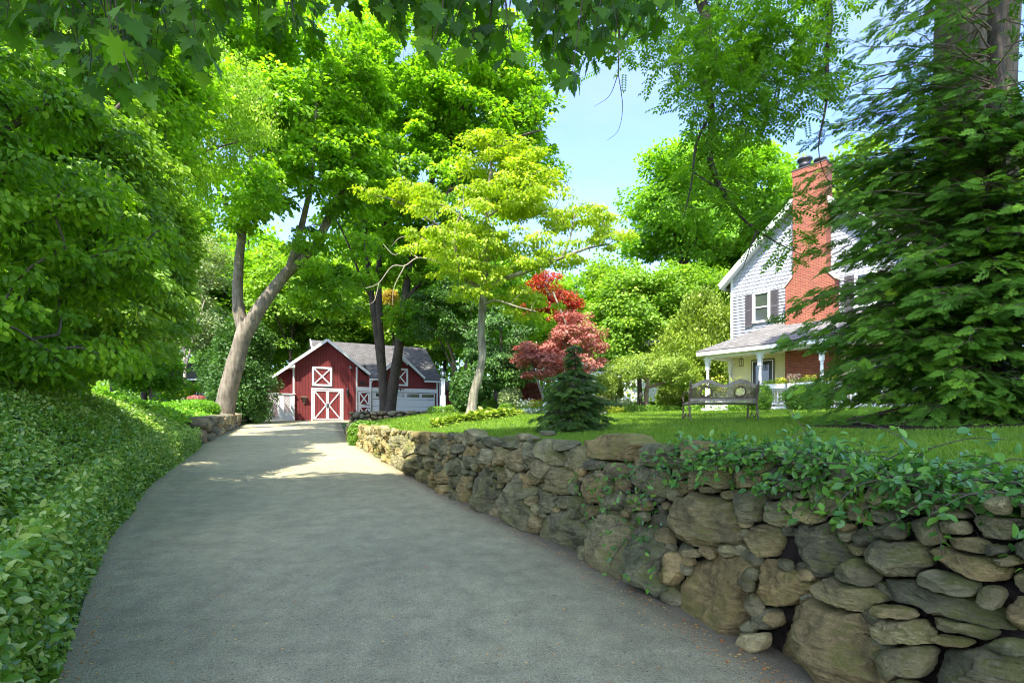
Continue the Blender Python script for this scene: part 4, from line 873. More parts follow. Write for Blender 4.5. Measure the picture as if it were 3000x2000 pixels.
tree('holly_tree', 'dark drooping evergreen to the left of the pink maple behind the dogwood trunk', 'tree', at(1150, 946, 27), [limb(A(27, (1150, 960), (1152, 860), (1150, 740)), .14, .04, 16)],
     [E(1150, 780, 75, 90, 27, 1.8), E(1110, 850, 50, 60, 27, 1.4), E(1180, 860, 45, 50, 27, 1.3), E(1030, 720, 75, 90, 31, 2)], 190, .55, 120, .14, M['dark'], M['bark_dark'], flat=.45, droop=.8, rbase=.02)
tree('maple_tree', 'shady green tree with slanting pale stems right of the garage', 'tree', at(1050, 940, 33), [limb(A(33, (1050, 955), (1045, 880), (1040, 820), (1020, 760), (1015, 690)), .18, .05, 18), limb(A(33, (1050, 950), (1066, 880), (1072, 800), (1080, 700)), .14, .04, 14), limb(A(33, (1042, 850), (1015, 790), (990, 740)), .08, .03, 10)],
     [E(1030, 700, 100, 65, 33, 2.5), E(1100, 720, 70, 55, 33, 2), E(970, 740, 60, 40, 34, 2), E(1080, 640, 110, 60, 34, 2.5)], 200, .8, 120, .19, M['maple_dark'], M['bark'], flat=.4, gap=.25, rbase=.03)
tree('orange_tree', 'small tree with a patch of orange yellow leaves over the garage roof', 'tree', at(905, 930, 50), [limb(A(50, (905, 950), (905, 850), (903, 740), (902, 690)), .15, .06, 16)], [E(902, 695, 40, 34, 50, 1.8), E(890, 725, 30, 26, 50, 1.5)], 40, .8, 60, .26, M['orange'], M['bark_dark'], rbase=.03)
# arborvitae between the maple trunk and the lattice gate
tree('arborvitae', 'dense dark evergreen between the pale forked trunk and the white lattice gate', 'tree', at(560, 958, 33), [limb(A(33, (560, 965), (562, 860), (560, 760)), .16, .04, 14)],
     [E(560, 800, 50, 70, 33, 1.5), E(545, 880, 62, 70, 32.5, 1.8), E(595, 900, 34, 60, 32.5, 1.2), E(580, 770, 36, 40, 33.5, 1.2), E(500, 860, 45, 80, 34, 1.4)], 240, .55, 150, .15, M['dark'], M['bark_dark'], flat=1., up=.4, droop=.2, hollow=.3, rbase=.02)
# ---- the shrub and tree mass along the left bank
tree('hedgerow_tree', 'dense shady shrub maple hanging over the ivy nearest the camera', 'tree', (-6.9, 5.4, float(zground(-6.9, 5.4))), [limb([(-6.9, 5.4, 1.6), (-6.7, 5.5, 3.), (-6.0, 5.6, 4.2), (-5.2, 5.8, 5.0)], .10, .03, 16), limb([(-6.8, 5.4, 2.2), (-5.9, 5.2, 3.0), (-5.0, 5.1, 3.2)], .05, .015, 12), limb([(-6.9, 5.4, 1.9), (-5.8, 5.6, 2.3), (-5.0, 5.8, 2.5)], .04, .012, 12)],
     [W(-5.9, 5.6, 3.6, 1.1, 1.5, 1.1), W(-6.2, 5.8, 5.1, 1.3, 1.5, 1.1), W(-5.6, 6.0, 2.5, .9, 1.4, .55), W(-5.2, 6.6, 4.3, .9, 1.3, 1.1), W(-7.4, 6.6, 3.2, 1.5, 1.6, 1.6)], 420, .27, 100, .085, M['maple'], M['twig'], tmpl=OVAL, flat=.5, up=.55, droop=.7, hollow=.0, rbase=.012, gap=.34, gs=1.3)
tree('hedgerow_tree', 'green understory maple leaning out over the ground cover left of the driveway', 'tree', (-9.2, 8.8, float(zground(-9.2, 8.8))), [limb([(-9.2, 8.8, 2.3), (-8.8, 8.9, 4.2), (-7.9, 9.1, 5.8), (-6.9, 9.3, 7.2)], .13, .03, 18), limb([(-9.0, 8.8, 3.4), (-7.8, 8.7, 4.4), (-6.6, 8.7, 4.8)], .06, .015, 12)],
     [E(200, 500, 130, 130, 8.8, 1.6), E(230, 680, 130, 120, 8.6, 1.5), E(110, 330, 170, 150, 8.6, 1.8), E(280, 380, 90, 130, 9.6, 1.4), E(60, 820, 120, 70, 7.6, 1.3), E(190, 800, 110, 60, 9.0, 1.3), E(120, 190, 170, 110, 10, 2), E(270, 260, 90, 80, 10.5, 1.3)], 640, .33, 95, .10, M['bright'], M['twig'], tmpl=OVAL, flat=.42, up=.7, droop=.6, hollow=.0, rbase=.014, gap=.36, gs=1.0)
tree('hedgerow_tree', 'bright yellow green maple at the far end of the left hedgerow', 'tree', (-11.4, 12.6, float(zground(-11.4, 12.6))), [limb([(-11.4, 12.6, 2.8), (-11.0, 12.7, 5.2), (-10.1, 12.9, 7.4), (-9.0, 13, 9.)], .15, .04, 18), limb([(-11.2, 12.6, 4.), (-9.9, 12.5, 5.0), (-8.9, 12.4, 5.6)], .07, .02, 12)],
     [E(320, 620, 80, 90, 12.5, 1.5), E(330, 740, 70, 60, 12.3, 1.4), E(300, 470, 90, 110, 12.8, 1.8), E(350, 540, 60, 90, 13.2, 1.4), E(330, 800, 60, 40, 12.3, 1.2)], 380, .38, 100, .12, M['bright'], M['twig'], flat=.4, up=.8, droop=.5, hollow=.0, rbase=.014, gap=.34, gs=.9)
tree('hedgerow_tree', 'tall leafy maple filling the upper left above the hedgerow', 'tree', (-15, 15, 4.), [limb([(-15, 15, 3.6), (-14.5, 15, 7), (-13, 15.2, 10), (-11.2, 15.5, 13)], .24, .06, 20), limb([(-14.6, 15, 6.), (-12.6, 14.6, 8.4), (-11., 14.5, 9.5)], .1, .03, 12)],
     [E(200, 150, 220, 150, 15, 2.6), E(330, 260, 120, 120, 15, 2.2), E(60, 300, 150, 180, 13.5, 2.4), E(380, 130, 110, 120, 16, 2.2), E(60, 60, 160, 110, 14, 2), W(-11.6, 9.4, 12.5, 3, 2.4, 1.1), W(-12.6, 17, 12.6, 2.4, 2.4, 1.1), W(-10.6, 12, 13.2, 1.8, 2.2, .8)], 430, .62, 105, .17, M['maple'], M['bark'], flat=.42, up=.9, hollow=.3, rbase=.02, gap=.25, gs=.5)  # the W lobes are added high up to dapple the drive with shade
tree('locust_tree', 'airy yellow green locust with hanging sprays above the left hedgerow', 'tree', (-14.6, 20, 3.6), [limb([(-14.8, 20, 3.), (-14.6, 20, 8), (-13.2, 20, 12), (-11.2, 20, 14.6)], .2, .05, 20), limb([(-14., 20, 10.), (-11.8, 19.6, 11.5), (-10.2, 19.5, 12)], .08, .02, 12)],
     [E(500, 190, 95, 70, 20, 1.9), E(540, 270, 85, 55, 20, 1.7), E(450, 320, 80, 70, 20, 1.7), E(400, 420, 60, 80, 20, 1.6)], 150, .55, 150, .10, M['locust'], M['bark'], flat=1.2, up=.5, droop=1.4, hollow=.2, rbase=.02)
tree('viburnum_shrub', 'grey green twiggy tree in front of the brown roofed shed', 'tree', at(420, 900, 36), [limb(A(36, (420, 930), (425, 830), (410, 720), (400, 640)), .14, .04, 16), limb(A(36, (424, 850), (450, 760), (470, 690)), .08, .03, 12)],
     [E(430, 640, 70, 80, 37, 2), E(450, 740, 60, 70, 37, 2), E(390, 760, 50, 60, 37, 2), E(480, 600, 45, 60, 38, 2)], 150, .8, 80, .20, M['grey_shrub'], M['deadtwig'], flat=.6, gap=.3, rbase=.025)
tree('dark_shrub', 'dark green shrub on the bank between the hedgerow and the golden hedge', 'shrub', at(345, 880, 17), [limb(A(17, (345, 905), (345, 860), (340, 810)), .05, .02, 8)],
     [E(340, 840, 55, 45, 17, 1.2), E(390, 880, 40, 28, 18, 1), E(300, 850, 40, 40, 16.5, 1)], 90, .36, 90, .11, M['maple_dark'], M['twig'], flat=.5, rbase=.015)

# ---- woods beyond: a few kinds, copied
def wood_tree(label, h, rad, mat, leafs, seed, group, name='woodland_tree'):
    rs = np.array((0, 0, 0.)); lean = rng.normal()*.6
    L_ = [limb([(0, 0, -.5), (lean*.3, 0, h*.3), (lean, .2, h*.6), (lean*1.2, .1, h*.9)], .26, .05, 22), limb([(lean*.4, 0, h*.35), (rad*.4, .3, h*.52), (rad*.7, .3, h*.62)], .11, .03, 10), limb([(lean*.5, 0, h*.42), (-rad*.4, -.3, h*.58), (-rad*.7, .2, h*.7)], .11, .03, 10)]
    return tree(name, label, 'tree', (0, 0, 0), L_, [W(lean, 0, h*.62, rad, rad*.8, h*.2), W(lean-rad*.4, 0, h*.45, rad*.7, rad*.7, h*.13), W(lean+rad*.5, 0, h*.5, rad*.65, rad*.7, h*.15), W(lean, 0, h*.82, rad*.7, rad*.6, h*.16)], 190, 1.25, 85, leafs, mat, M['bark_dark'], flat=.45, gap=.33, gs=.35, seed=seed, rbase=.03, group=group)
gw = 'trees in the woods behind the barn'
v1 = wood_tree('tall green tree standing in the woods behind the buildings', 19, 4.6, M['bright'], .34, 1, gw)
v2 = wood_tree('tall green tree standing in the woods behind the buildings', 17, 4.2, M['maple'], .34, 2, gw)
v3 = wood_tree('tall green tree standing in the woods behind the buildings', 15, 3.6, M['locust'], .30, 7, gw)
spots = [(470, 58, 0, 1.1), (540, 50, 1, 1.0), (620, 55, 2, 1.1), (665, 48, 0, .95), (705, 60, 1, 1.2), (760, 54, 0, 1.0), (830, 58, 2, 1.2), (900, 62, 1, 1.3), (960, 54, 0, 1.0), (1020, 60, 1, 1.2), (1080, 50, 0, .95), (1140, 44, 1, .85), (1200, 52, 2, 1.0), (1260, 58, 0, .95), (1330, 50, 1, .85), (1390, 60, 0, .90), (1440, 52, 1, .9), (1530, 56, 2, 1.1), (1620, 52, 0, 1.1), (1700, 48, 1, 1.1), (330, 44, 1, 1.1), (400, 50, 0, 1.2), (260, 40, 0, 1.1), (1790, 46, 1, 1.2), (1900, 44, 0, 1.2), (2050, 42, 1, 1.2), (2250, 40, 0, 1.2), (150, 36, 1, 1.2), (580, 66, 1, 1.5), (860, 70, 0, 1.6)]
used = set()
for i, (x, Y, k, s_) in enumerate(spots):
    p = at(x, 976, Y); z = float(zground(p[0], Y)); v = (v1, v2, v3)[k]
    if k not in used: v.location = (p[0], Y, z); v.rotation_euler = (0, 0, rng.uniform(0, 6)); v.scale = (s_,)*3; used.add(k)
    else: copy_tree(v, (p[0], Y, z), rng.uniform(0, 6.28), s_*rng.uniform(.95, 1.05))
# distant wood and undergrowth that read as one mass
n = 90000; X = rng.uniform(-75, 75, n); Y = rng.uniform(62, 84, n); zc = rng.uniform(0, 1, n)
P_ = np.stack([X, Y, 2.5+zc*(11+5*vnoise(np.stack([X*.12, Y*.12, X*0], -1), 3))], -1); ok = vnoise(P_*.35, 12) > .30; P_ = P_[ok]; n = len(P_)
p2 = [leaf_arrays(P_, rand_dirs(n), unit(rand_dirs(n)*.7+np.array((0, -.3, .8))), rng.uniform(.4, .75, n), KITE, .5*vnoise(P_*.3, 2)+.5*rng.uniform(0, 1, n))]
n = 60000; X = rng.uniform(-42, 40, n); Y = rng.uniform(44, 60, n); ok = ~((X < 0) & (X > -19) & (Y < 50)); X, Y = X[ok], Y[ok]
zz = zground(X, Y)+rng.uniform(0, 1, len(X))**1.5*(2.6+2.4*vnoise(np.stack([X*.25, Y*.25, X*0], -1), 8)); P_ = np.stack([X, Y, zz], -1); n = len(P_)
p2.append(leaf_arrays(P_, rand_dirs(n), unit(rand_dirs(n)*.7+np.array((0, -.3, .8))), rng.uniform(.2, .4, n), KITE, .5*vnoise(P_*.5, 2)+.5*rng.uniform(0, 1, n)))
V_, fg, t = merge(p2); tag(mesh_np('far_woods', V_, fg, M['bright'], tint=t), 'far woodland and undergrowth closing the view', None, None, 'stuff')

# ---- overhanging maple above the camera -------------------------------------------------
base = np.array((-6.6, -2.6, float(zground(-6.6, -2.6))))
lm = [limb([base-(0, 0, .4), (-6.4, -2.5, 4), (-5.8, -2.2, 6.5)], .42, .32, 16, .3), limb([(-5.8, -2.2, 6.3), (-4, -.5, 7.6), (-1.5, 1.6, 8.2), (1.5, 3.2, 8.3), (4, 4.2, 8.6)], .24, .05, 30), limb([(-5.8, -2.2, 6.3), (-5.6, .6, 7.6), (-5.2, 3.2, 8.2)], .18, .05, 18), limb([(-5.8, -2.2, 6.3), (-3, -3.5, 9), (1, -4, 10.4), (5, -3.5, 10.6)], .22, .05, 24), limb([(-5.8, -2.2, 6.3), (-8, -3, 9), (-9.5, -3, 11)], .2, .06, 14),
      limb([(-2.6, .8, 7.9), (-2.2, 2.4, 6.6), (-2.1, 3.5, 5.6)], .07, .02, 12), limb([(.2, 2.5, 8.2), (.3, 3.1, 6.6), (.6, 3.7, 5.5)], .06, .02, 12), limb([(-4.4, -.8, 7.4), (-4.2, 2., 6.2), (-3.6, 3.6, 5.5)], .06, .02, 12)]
root = empty('maple_tree', base, 'broad maple whose large dark leaves hang across the top of the view', 'tree')
tb = TB()
for P_, rr in lm: tb.add(P_, rr, 14)
lm += [limb([(-5.8, -2.2, 6.3), (-6.2, -4, 10), (-6, -6, 14), (-5.5, -7, 17)], .30, .08, 22), limb([(-6.1, -4.6, 11), (-9, -7, 14), (-11, -8, 16)], .14, .05, 12), limb([(-6., -5.6, 13), (-3, -6, 15), (0, -6.5, 16.6)], .14, .05, 12)]
tb.add(*lm[-3], 14); tb.add(*lm[-2], 12); tb.add(*lm[-1], 12)
o = tb.build('trunk', M['bark'], None, base); o.parent = root; o.location = (0, 0, 0)
envs = [W(-6, -6.5, 17.5, 7.5, 6.5, 2.0), W(-5.5, -3.6, 17, 4.5, 3, 1.2), W(-.5, -7, 17.5, 6.5, 6.5, 1.8), W(-3, -1, 17.2, 6.5, 3.2, 1.4), W(3.4, -3, 17.6, 4, 4.4, 1.5)]  # crown lobes out of view, raised and spread to keep sun off the foreground
C_ = sample_env(envs, 900, .05); t2 = TB(); grow_branches(t2, lm, C_, .02)
V_, fg, t = crown_leaves(C_, .85*rng.uniform(.7, 1.3, len(C_)), 130, .27, KITE, .35, 1.1, .2)
prof_x = [-160, 0, 60, 130, 200, 270, 330, 400, 470, 520, 560, 640, 700, 740, 790, 850, 900, 950, 1010, 1080, 1150, 1200, 1240, 1300, 1330, 1400, 1480, 1545, 1570, 1600]
prof_y = [120, 80, 110, 150, 215, 240, 235, 165, 175, 90, 50, 85, 115, 100, 55, 75, 130, 150, 165, 125, 150, 160, 190, 205, 190, 150, 120, 80, 20, -60]
VL = []; n_g = 430
Pg = []; Dg = []; Ng = []; Sg = []
for k in range(n_g):
    x = rng.uniform(-150, 1580); yb = np.interp(x, prof_x, prof_y)-rng.uniform(0, 1)**1.25*300-22; Yd = rng.uniform(3.1, 4.9); g = at(x, yb, Yd)
    a = g+np.array((rng.normal()*.12, rng.normal()*.12-.1, .5+rng.uniform(0, .3))); mid = (a+g)/2+rng.normal(size=3)*.05
    t2.add(spline([a+(0, -.1, .5), a, mid, g], 9), np.linspace(.007, .0025, 9), 4)
    for q in range(rng.integers(5, 10)):
        u = rng.uniform(.15, 1.05); b = a+(g-a)*u; d = unit(np.array((rng.normal()*.55, rng.normal()*.55, -.30))); p = b+d*.07*rng.uniform(.4, 1.2)
        t2.add([b, p], [.0022, .0016], 3)
        Pg.append(p); Dg.append(unit(np.array((d[0]*.6, d[1]*.6, -1.)))); Ng.append(unit(np.array((d[0]*.7, d[1]*.7-.55, .35))+rng.normal(size=3)*.3)); Sg.append(rng.uniform(.09, .155))
o = t2.build('branches', M['twig'], None, base); o.parent = root; o.location = (0, 0, 0)
V2 = leaf_arrays(np.array(Pg), np.array(Dg), np.array(Ng), np.array(Sg), MAPLE, rng.uniform(0, 1, len(Pg)))
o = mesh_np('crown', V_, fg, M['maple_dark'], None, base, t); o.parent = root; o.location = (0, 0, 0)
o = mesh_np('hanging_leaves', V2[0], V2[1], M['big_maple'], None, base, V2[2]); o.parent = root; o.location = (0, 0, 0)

# ---- walnut: big fluted trunk at right, limbs and pinnate leaves reaching over the lawn -----
wb = np.array((8.35, 9.6, float(zground(8.35, 9.6))))
root = empty('walnut_tree', wb, 'huge ridged trunk at the right whose feathery leaved limbs hang over the lawn', 'tree')
lw2 = [limb([wb-(0, 0, .4), (8.3, 9.6, 4), (8.25, 9.6, 7.5), (8.3, 9.6, 11)], .52, .42, 30, .25, .12), limb([wb+(.45, -.15, -.3), (8.78, 9.45, 4), (8.74, 9.45, 7.5), (8.9, 9.4, 11)], .30, .24, 30, .2, .12),
       limb([(8.3, 9.6, 10.6), (7.4, 9.3, 11.4), (6, 9, 11.6), (4.6, 8.8, 10.6), at(1612, -90, 8.7), at(1625, 60, 8.6), at(1618, 150, 8.6), at(1634, 260, 8.6), at(1630, 360, 8.6), at(1660, 440, 8.6), at(1706, 500, 8.6), at(1738, 530, 8.6)], .15, .020, 80),
       limb([(6.6, 9.1, 11.6), (6.1, 8.6, 11.3), at(1860, -60, 8.3), at(1905, 20, 8.2), at(1900, 120, 8.2), at(1898, 230, 8.2), at(1880, 330, 8.2)], .10, .008, 40),
       limb([at(1634, 260, 8.6), at(1600, 330, 8.4), at(1588, 420, 8.4), at(1570, 500, 8.4)], .03, .007, 16), limb([at(1738, 530, 8.6), at(1722, 570, 8.5), at(1705, 620, 8.4)], .02, .004, 10), limb([at(1738, 530, 8.6), at(1790, 560, 8.5), at(1850, 590, 8.4)], .018, .004, 10),
       limb([at(1590, 395, 8.4), at(1650, 430, 8.3), at(1720, 455, 8.3)], .016, .005, 10), limb([at(1740, -80, 8.5), at(1766, 30, 8.4), at(1745, 110, 8.4)], .028, .010, 14),
       limb([(4.6, 8.8, 10.6), (3.6, 8.2, 9.9), at(1450, -60, 7.8), at(1425, 40, 7.6), at(1420, 170, 7.6)], .06, .008, 26), limb([(7.4, 9.3, 11.3), (5, 7, 12), (2.5, 5.5, 12.3)], .12, .03, 16),
       limb([at(1900, 230, 8.2), at(1880, 330, 8.2), at(1893, 400, 8.2), at(1925, 440, 8.2)], .012, .003, 12), limb([at(1420, 170, 7.6), at(1400, 220, 7.6), at(1365, 245, 7.6)], .007, .002, 10), limb([at(1420, 170, 7.6), at(1430, 245, 7.6), at(1420, 300, 7.6), at(1395, 322, 7.6)], .007, .002, 12),
       limb([(8.3, 9.6, 10.8), (8.6, 10, 14), (8.2, 10, 17)], .4, .1, 12)]
tb = TB()
for k, (P_, rr) in enumerate(lw2[:2]+lw2[-1:]): tb.add(P_, rr, 26)
o = tb.build('trunk', M['bark'], None, wb); o.parent = root; o.location = (0, 0, 0)
tb = TB()
for P_, rr in lw2[2:-1]: tb.add(P_, rr, 8)
o = tb.build('limbs', M['bark_dark'], None, wb); o.parent = root; o.location = (0, 0, 0)
wenv = [E(1650, 70, 130, 90, 8.6, 1.2), E(1500, 60, 110, 90, 8.0, 1.0), E(1800, 100, 100, 80, 8.4, 1.1), E(1600, 200, 110, 70, 8.4, .9), E(1840, 190, 80, 80, 8.3, .9), E(1720, 230, 100, 60, 8.4, .9), E(1560, 330, 80, 60, 8.5, .8), E(1650, 350, 100, 60, 8.6, .8), E(1620, 440, 90, 50, 8.6, .7), E(1740, 500, 55, 35, 8.6, .5), E(1845, 450, 30, 30, 8.5, .3), E(1830, 560, 50, 25, 8.5, .3), E(1440, 130, 80, 50, 7.8, .7), E(1500, 150, 90, 55, 7.9, .6), E(1390, 110, 55, 50, 7.7, .5), E(1560, 230, 70, 40, 8.2, .6), E(1620, -60, 260, 60, 8.6, 1.4), E(1900, -20, 90, 90, 8.3, 1)]
C_ = sample_env(wenv, 380, .05, .46, 1.1, 4); t2 = TB(); grow_branches(t2, lw2[2:], C_, .010, rtip=.003, wig=.3)
o = t2.build('branches', M['bark_dark'], None, wb); o.parent = root; o.location = (0, 0, 0)
nper = 6; ci = np.repeat(np.arange(len(C_)), nper); n = len(ci); az_ = rng.uniform(0, 2*math.pi, n); D_ = np.stack([np.cos(az_), np.sin(az_), rng.uniform(-.7, .15, n)], -1)
P_ = C_[ci]+rng.normal(size=(n, 3))*.13; V_, fg, t = leaf_arrays(P_, D_, unit(rand_dirs(n)*.35+np.array((0, 0, 1.))), rng.uniform(.26, .46, n), PINN, .5*rng.uniform(0, 1, len(C_))[ci]+.5*rng.uniform(0, 1, n))
o = mesh_np('crown', V_, fg, M['walnut'], None, wb, t); o.parent = root; o.location = (0, 0, 0)
# upper crown, out of the frame, that shades the lawn and wall
C_ = sample_env([W(3.5, 5.5, 12.8, 3.8, 3.0, 1.6), W(8.5, 6, 15, 4.0, 3.5, 2.2), W(9, 12, 16, 4, 4, 2.5), W(3.5, 10, 15.2, 3, 3, 1.4)], 210, .05); V_, fg, t = crown_leaves(C_, .8, 90, .22, KITE, .4, .9, .3)
o = mesh_np('upper_crown', V_, fg, M['walnut'], None, wb, t); o.parent = root; o.location = (0, 0, 0)

# ---- hemlocks ---------------------------------------------------------------------------
def hemlock(name, label, base, H, z0, radf, nb, spr, nspr, trunk_r, seed=1, side=None, droop=.34, mat='hemlock'):
    base = np.array(base, float); root = empty(name, base, label, 'tree'); tb = TB(); P_, rr = limb([base-(0, 0, .2), base+(.05, 0, H*.5), base+(0, .05, H)], trunk_r, .02, 20); tb.add(P_, rr, 12)
    o = tb.build('trunk', M['bark_dark'], None, base); o.parent = root; o.location = (0, 0, 0)
    t2 = TB(); LP = []; LD = []; LN = []; LT = []
    for b in range(nb):
        z = z0+(H*.98-z0)*rng.uniform(0, 1)**1.1; az_ = rng.uniform(0, 2*math.pi)
        if side is not None and rng.uniform() < .5: az_ = side+rng.uniform(-.5, 2.1)
        if trunk_r > .1 and z > 4.4 and rng.uniform() < min(.72, (z-4.4)*.30+.15): continue
        if trunk_r > .1 and z > 4.6 and abs(az_+math.pi/2) % (2*math.pi) < .75 and rng.uniform() < .8: continue
        if trunk_r > .1 and z > 4.6 and abs(az_-1.5*math.pi) < .75 and rng.uniform() < .8: continue
        L_ = radf(z, az_)*rng.uniform(.6, 1.12); d = np.array((math.cos(az_), math.sin(az_), 0)); m = 9; u = np.linspace(0, 1, m)
        up_ = .10 if z > H*.3 else -.02
        pts = base+np.array((0, 0, z))+d*(L_*u)[:, None]+np.array((0, 0, 1.))*(up_*L_*u-droop*L_*u**2.2)[:, None]+np.cumsum(rng.normal(size=(m, 3))*.03*L_, 0)*u[:, None]
        t2.add(pts, np.linspace(.006+.010*L_*trunk_r*3, .003, m), 5); bt = rng.uniform(0, 1)
        ns = max(4, int(nspr*L_*(1 if z < 4.6 or trunk_r < .1 else .75))); c = np.array((-d[1], d[0], 0)); bd = unit(pts[-1]-pts[0])
        for q in range(ns):
            f = rng.uniform(.12, 1); i = min(m-2, int(f*(m-1))); p = pts[i]+(pts[i+1]-pts[i])*(f*(m-1)-i); s_ = rng.choice((-1, 1)); w_ = (1-f*.8)*L_*.42*rng.uniform(.0, 1)
            dd = unit(bd*rng.uniform(.55, 1.1)+c*s_*rng.uniform(.25, .95)+np.array((0, 0, -.22+rng.normal()*.10))); pp = p+dd*w_
            LP.append(pp); LD.append(dd); LN.append(unit(np.array((rng.normal()*.45, rng.normal()*.45-.75, .75)))); LT.append(.42*bt**1.5+.35*rng.uniform()**1.8+.28*f*f)
            if w_ > .15 and q % 2 == 0: t2.add([p, pp+dd*spr*.5], [.004, .0018], 3)
    LP, LD, LN, LT = map(np.array, (LP, LD, LN, LT)); n = len(LP)
    V_, fg, t = leaf_arrays(LP, LD, LN, spr*rng.uniform(.65, 1.3, n), SPRAY, LT)
    o = t2.build('branches', M['bark'], None, base); o.parent = root; o.location = (0, 0, 0)
    o = mesh_np('crown', V_, fg, M[mat], None, base, t); o.parent = root; o.location = (0, 0, 0); return root, n
def rf(z, a): return max(.5, (2.5 if z < 3.2 else 2.4*(1-(z-3.2)/30))*(.84+.18*math.cos(a-math.pi*1.0))*(1-.38*max(0, math.cos(a+math.pi*.60))))
hb = (7.4, 8.1, float(zground(7.4, 8.1)))
hemlock('hemlock_tree', 'tall dark hemlock with lacy drooping branches at the right edge of the lawn', hb, 12.0, .15, rf, 1100, .22, 21, .20, side=math.pi*1.0, droop=.14)
hs = at(1318, 976, 9.6); hs[2] = float(zground(hs[0], hs[1]))
hemlock('hemlock_sapling', 'small dark hemlock bush standing alone in the middle of the lawn', hs, 1.60, .05, lambda z, a: (.60*(1-(z/1.18)**3)**.6*(.75+.45*vnoise(np.array([[a*1.2, z*3, 0]]), 3)[0]) if z < 1.12 else .06)+.04, 260, .12, 46, .022, droop=.25, mat='hemlock_dark')
# ------------------------------------------------------------------ the red barn (local: x along the front, y back, z up)
BZ = 1.85
barn = empty('barn', (-15.58, 37.5, BZ), 'red board barn with white trimmed gable, grey shingle roof and white garage door', 'barn', rz=math.atan2(.469, .883))
def sub(o, par): o.parent = par; return o
def gab(x): return 5.75-.77*abs(x-2.24)
m = MB()
m.prism([(0, 0, -.6), (4.46, 0, -.6), (4.46, 0, gab(4.46)), (2.24, 0, 5.75), (0, 0, gab(0))], (0, 7.5, 0))
m.box(4.46, 10.9, .0, 7.9, 2.55, 3.42); m.box(4.46, 5.5, .02, 7.9, -.6, 2.55); m.prism([(4.47, .003, 3.3), (5.2, .003, 3.3), (4.47, .003, 3.93)], (0, 1, 0)); m.box(10.62, 10.9, .02, 7.9, -.6, 2.55)
m.prism([(6.0, .01, 3.36), (9.5, .01, 3.36), (7.75, .01, 4.86)], (0, 3, 0))          # dormer gable
m.prism([(10.87, .3, 3.3), (10.87, 7.7, 3.3), (10.87, 4, 6.1)], (-9.1, 0, 0))
m.prism([(-1.35, 1.3, -.6), (0.01, 1.3, -.6), (0.01, 1.3, gab(0)-.1), (-1.35, 1.3, gab(-1.35)-.12)], (0, 5.5, 0))
m.box(10.9, 14.2, 3.2, 7.4, -.6, 2.9)
m.build('wall', M['barn'], barn)
m = MB(); m.box(4.5, 10.8, 1.2, 1.3, -.6, 3.3); m.build('garage_interior', M['black'], barn)
# roofs
m = MB()
def slab(m, a, b, c, d, th=.11): m.prism([a, b, c, d], (0, 0, -th))
slab(m, (5.302, -.34, 3.165), (5.97, -.34, 3.165), (5.97, .02, 3.435), (5.302, .02, 3.435)); slab(m, (9.58, -.34, 3.165), (11.15, -.34, 3.165), (11.15, .02, 3.435), (9.58, .02, 3.435)); slab(m, (5.302, .024, 3.438), (11.15, .024, 3.438), (11.15, 4, 6.42), (5.302, 4, 6.42)); slab(m, (1.6, 1.2, 4.32), (5.298, 1.2, 4.32), (5.298, 4, 6.42), (1.6, 4, 6.42))
slab(m, (1.6, 4.004, 6.424), (11.15, 4.004, 6.424), (11.15, 8.3, 3.2), (1.6, 8.3, 3.2))
slab(m, (2.24, -.36, 5.90), (2.24, 7.8, 5.90), (-.25, 7.8, 5.90-.77*2.49), (-.25, -.36, 5.90-.77*2.49))
slab(m, (-.254, .98, 5.897-.77*2.49), (-.254, 7.8, 5.897-.77*2.49), (-1.7, 7.8, 5.90-.77*3.94), (-1.7, .98, 5.90-.77*3.94))
slab(m, (2.243, -.36, 5.905), (5.3, -.36, 5.905-.77*3.06), (5.3, 4.0, 5.905-.77*3.06), (2.243, 4.0, 5.905))
slab(m, (7.75, -.38, 5.04), (5.95, -.38, 3.46), (5.95, 2.0, 3.46), (7.75, 2.0, 5.04)); slab(m, (7.753, -.38, 5.044), (7.753, 2.0, 5.044), (9.6, 2.0, 3.42), (9.6, -.38, 3.42))
slab(m, (10.95, 2.9, 2.75), (14.4, 2.9, 2.75), (14.4, 5.3, 3.7), (10.95, 5.3, 3.7))
m.build('roof', M['roof_dark'], barn)
# white trim: rakes, eaves, corner boards, header
m = MB(); up = (0, -1, 0)
m.bar((2.24, -.385, 5.86), (-.32, -.385, 5.86-.77*2.56), .20, .05); m.bar((2.24, -.388, 5.86), (5.34, -.388, 5.86-.77*3.10), .20, .05)
m.box(-.34, .06, -.38, .98, 3.72, 3.95)
m.bar((-.25, .955, 5.84-.77*2.49), (-1.74, .955, 5.84-.77*3.98), .18, .05)
m.bar((7.75, -.405, 4.99), (5.98, -.405, 3.44), .17, .05); m.bar((7.75, -.408, 4.99), (9.62, -.408, 3.36), .17, .05)
m.box(5.30, 6.0, -.40, -.35, 3.06, 3.18); m.box(9.6, 11.2, -.40, -.35, 3.06, 3.18); m.box(-1.40, -1.33, 1.27, 1.3, -.5, 2.95)
for x in (0.0, 4.40, 5.40): m.box(x-.055, x+.055, -.03, .0, -.5, gab(x)-.05 if x < 5 else 3.3)
m.box(10.72, 10.83, -.03, 0, -.5, 3.3); m.box(4.46, 10.72, -.045, -.003, 2.24, 2.54)
m.box(10.96, 11.04, -.1, -.02, -.5, 3.1)
m.bar((1.6, 3.98, 6.40), (1.6, 1.6, 4.62), .2, .06, (1, 0, 0))
m.build('trim', M['white'], barn)
m = MB()                                            # scroll work in the dormer peak
for k in range(-3, 4): m.lathe(7.75+k*.10, 0, [(.001, 0), (.05, .01), (.05, .03), (.001, .04)], 8)
sc_ = MB()
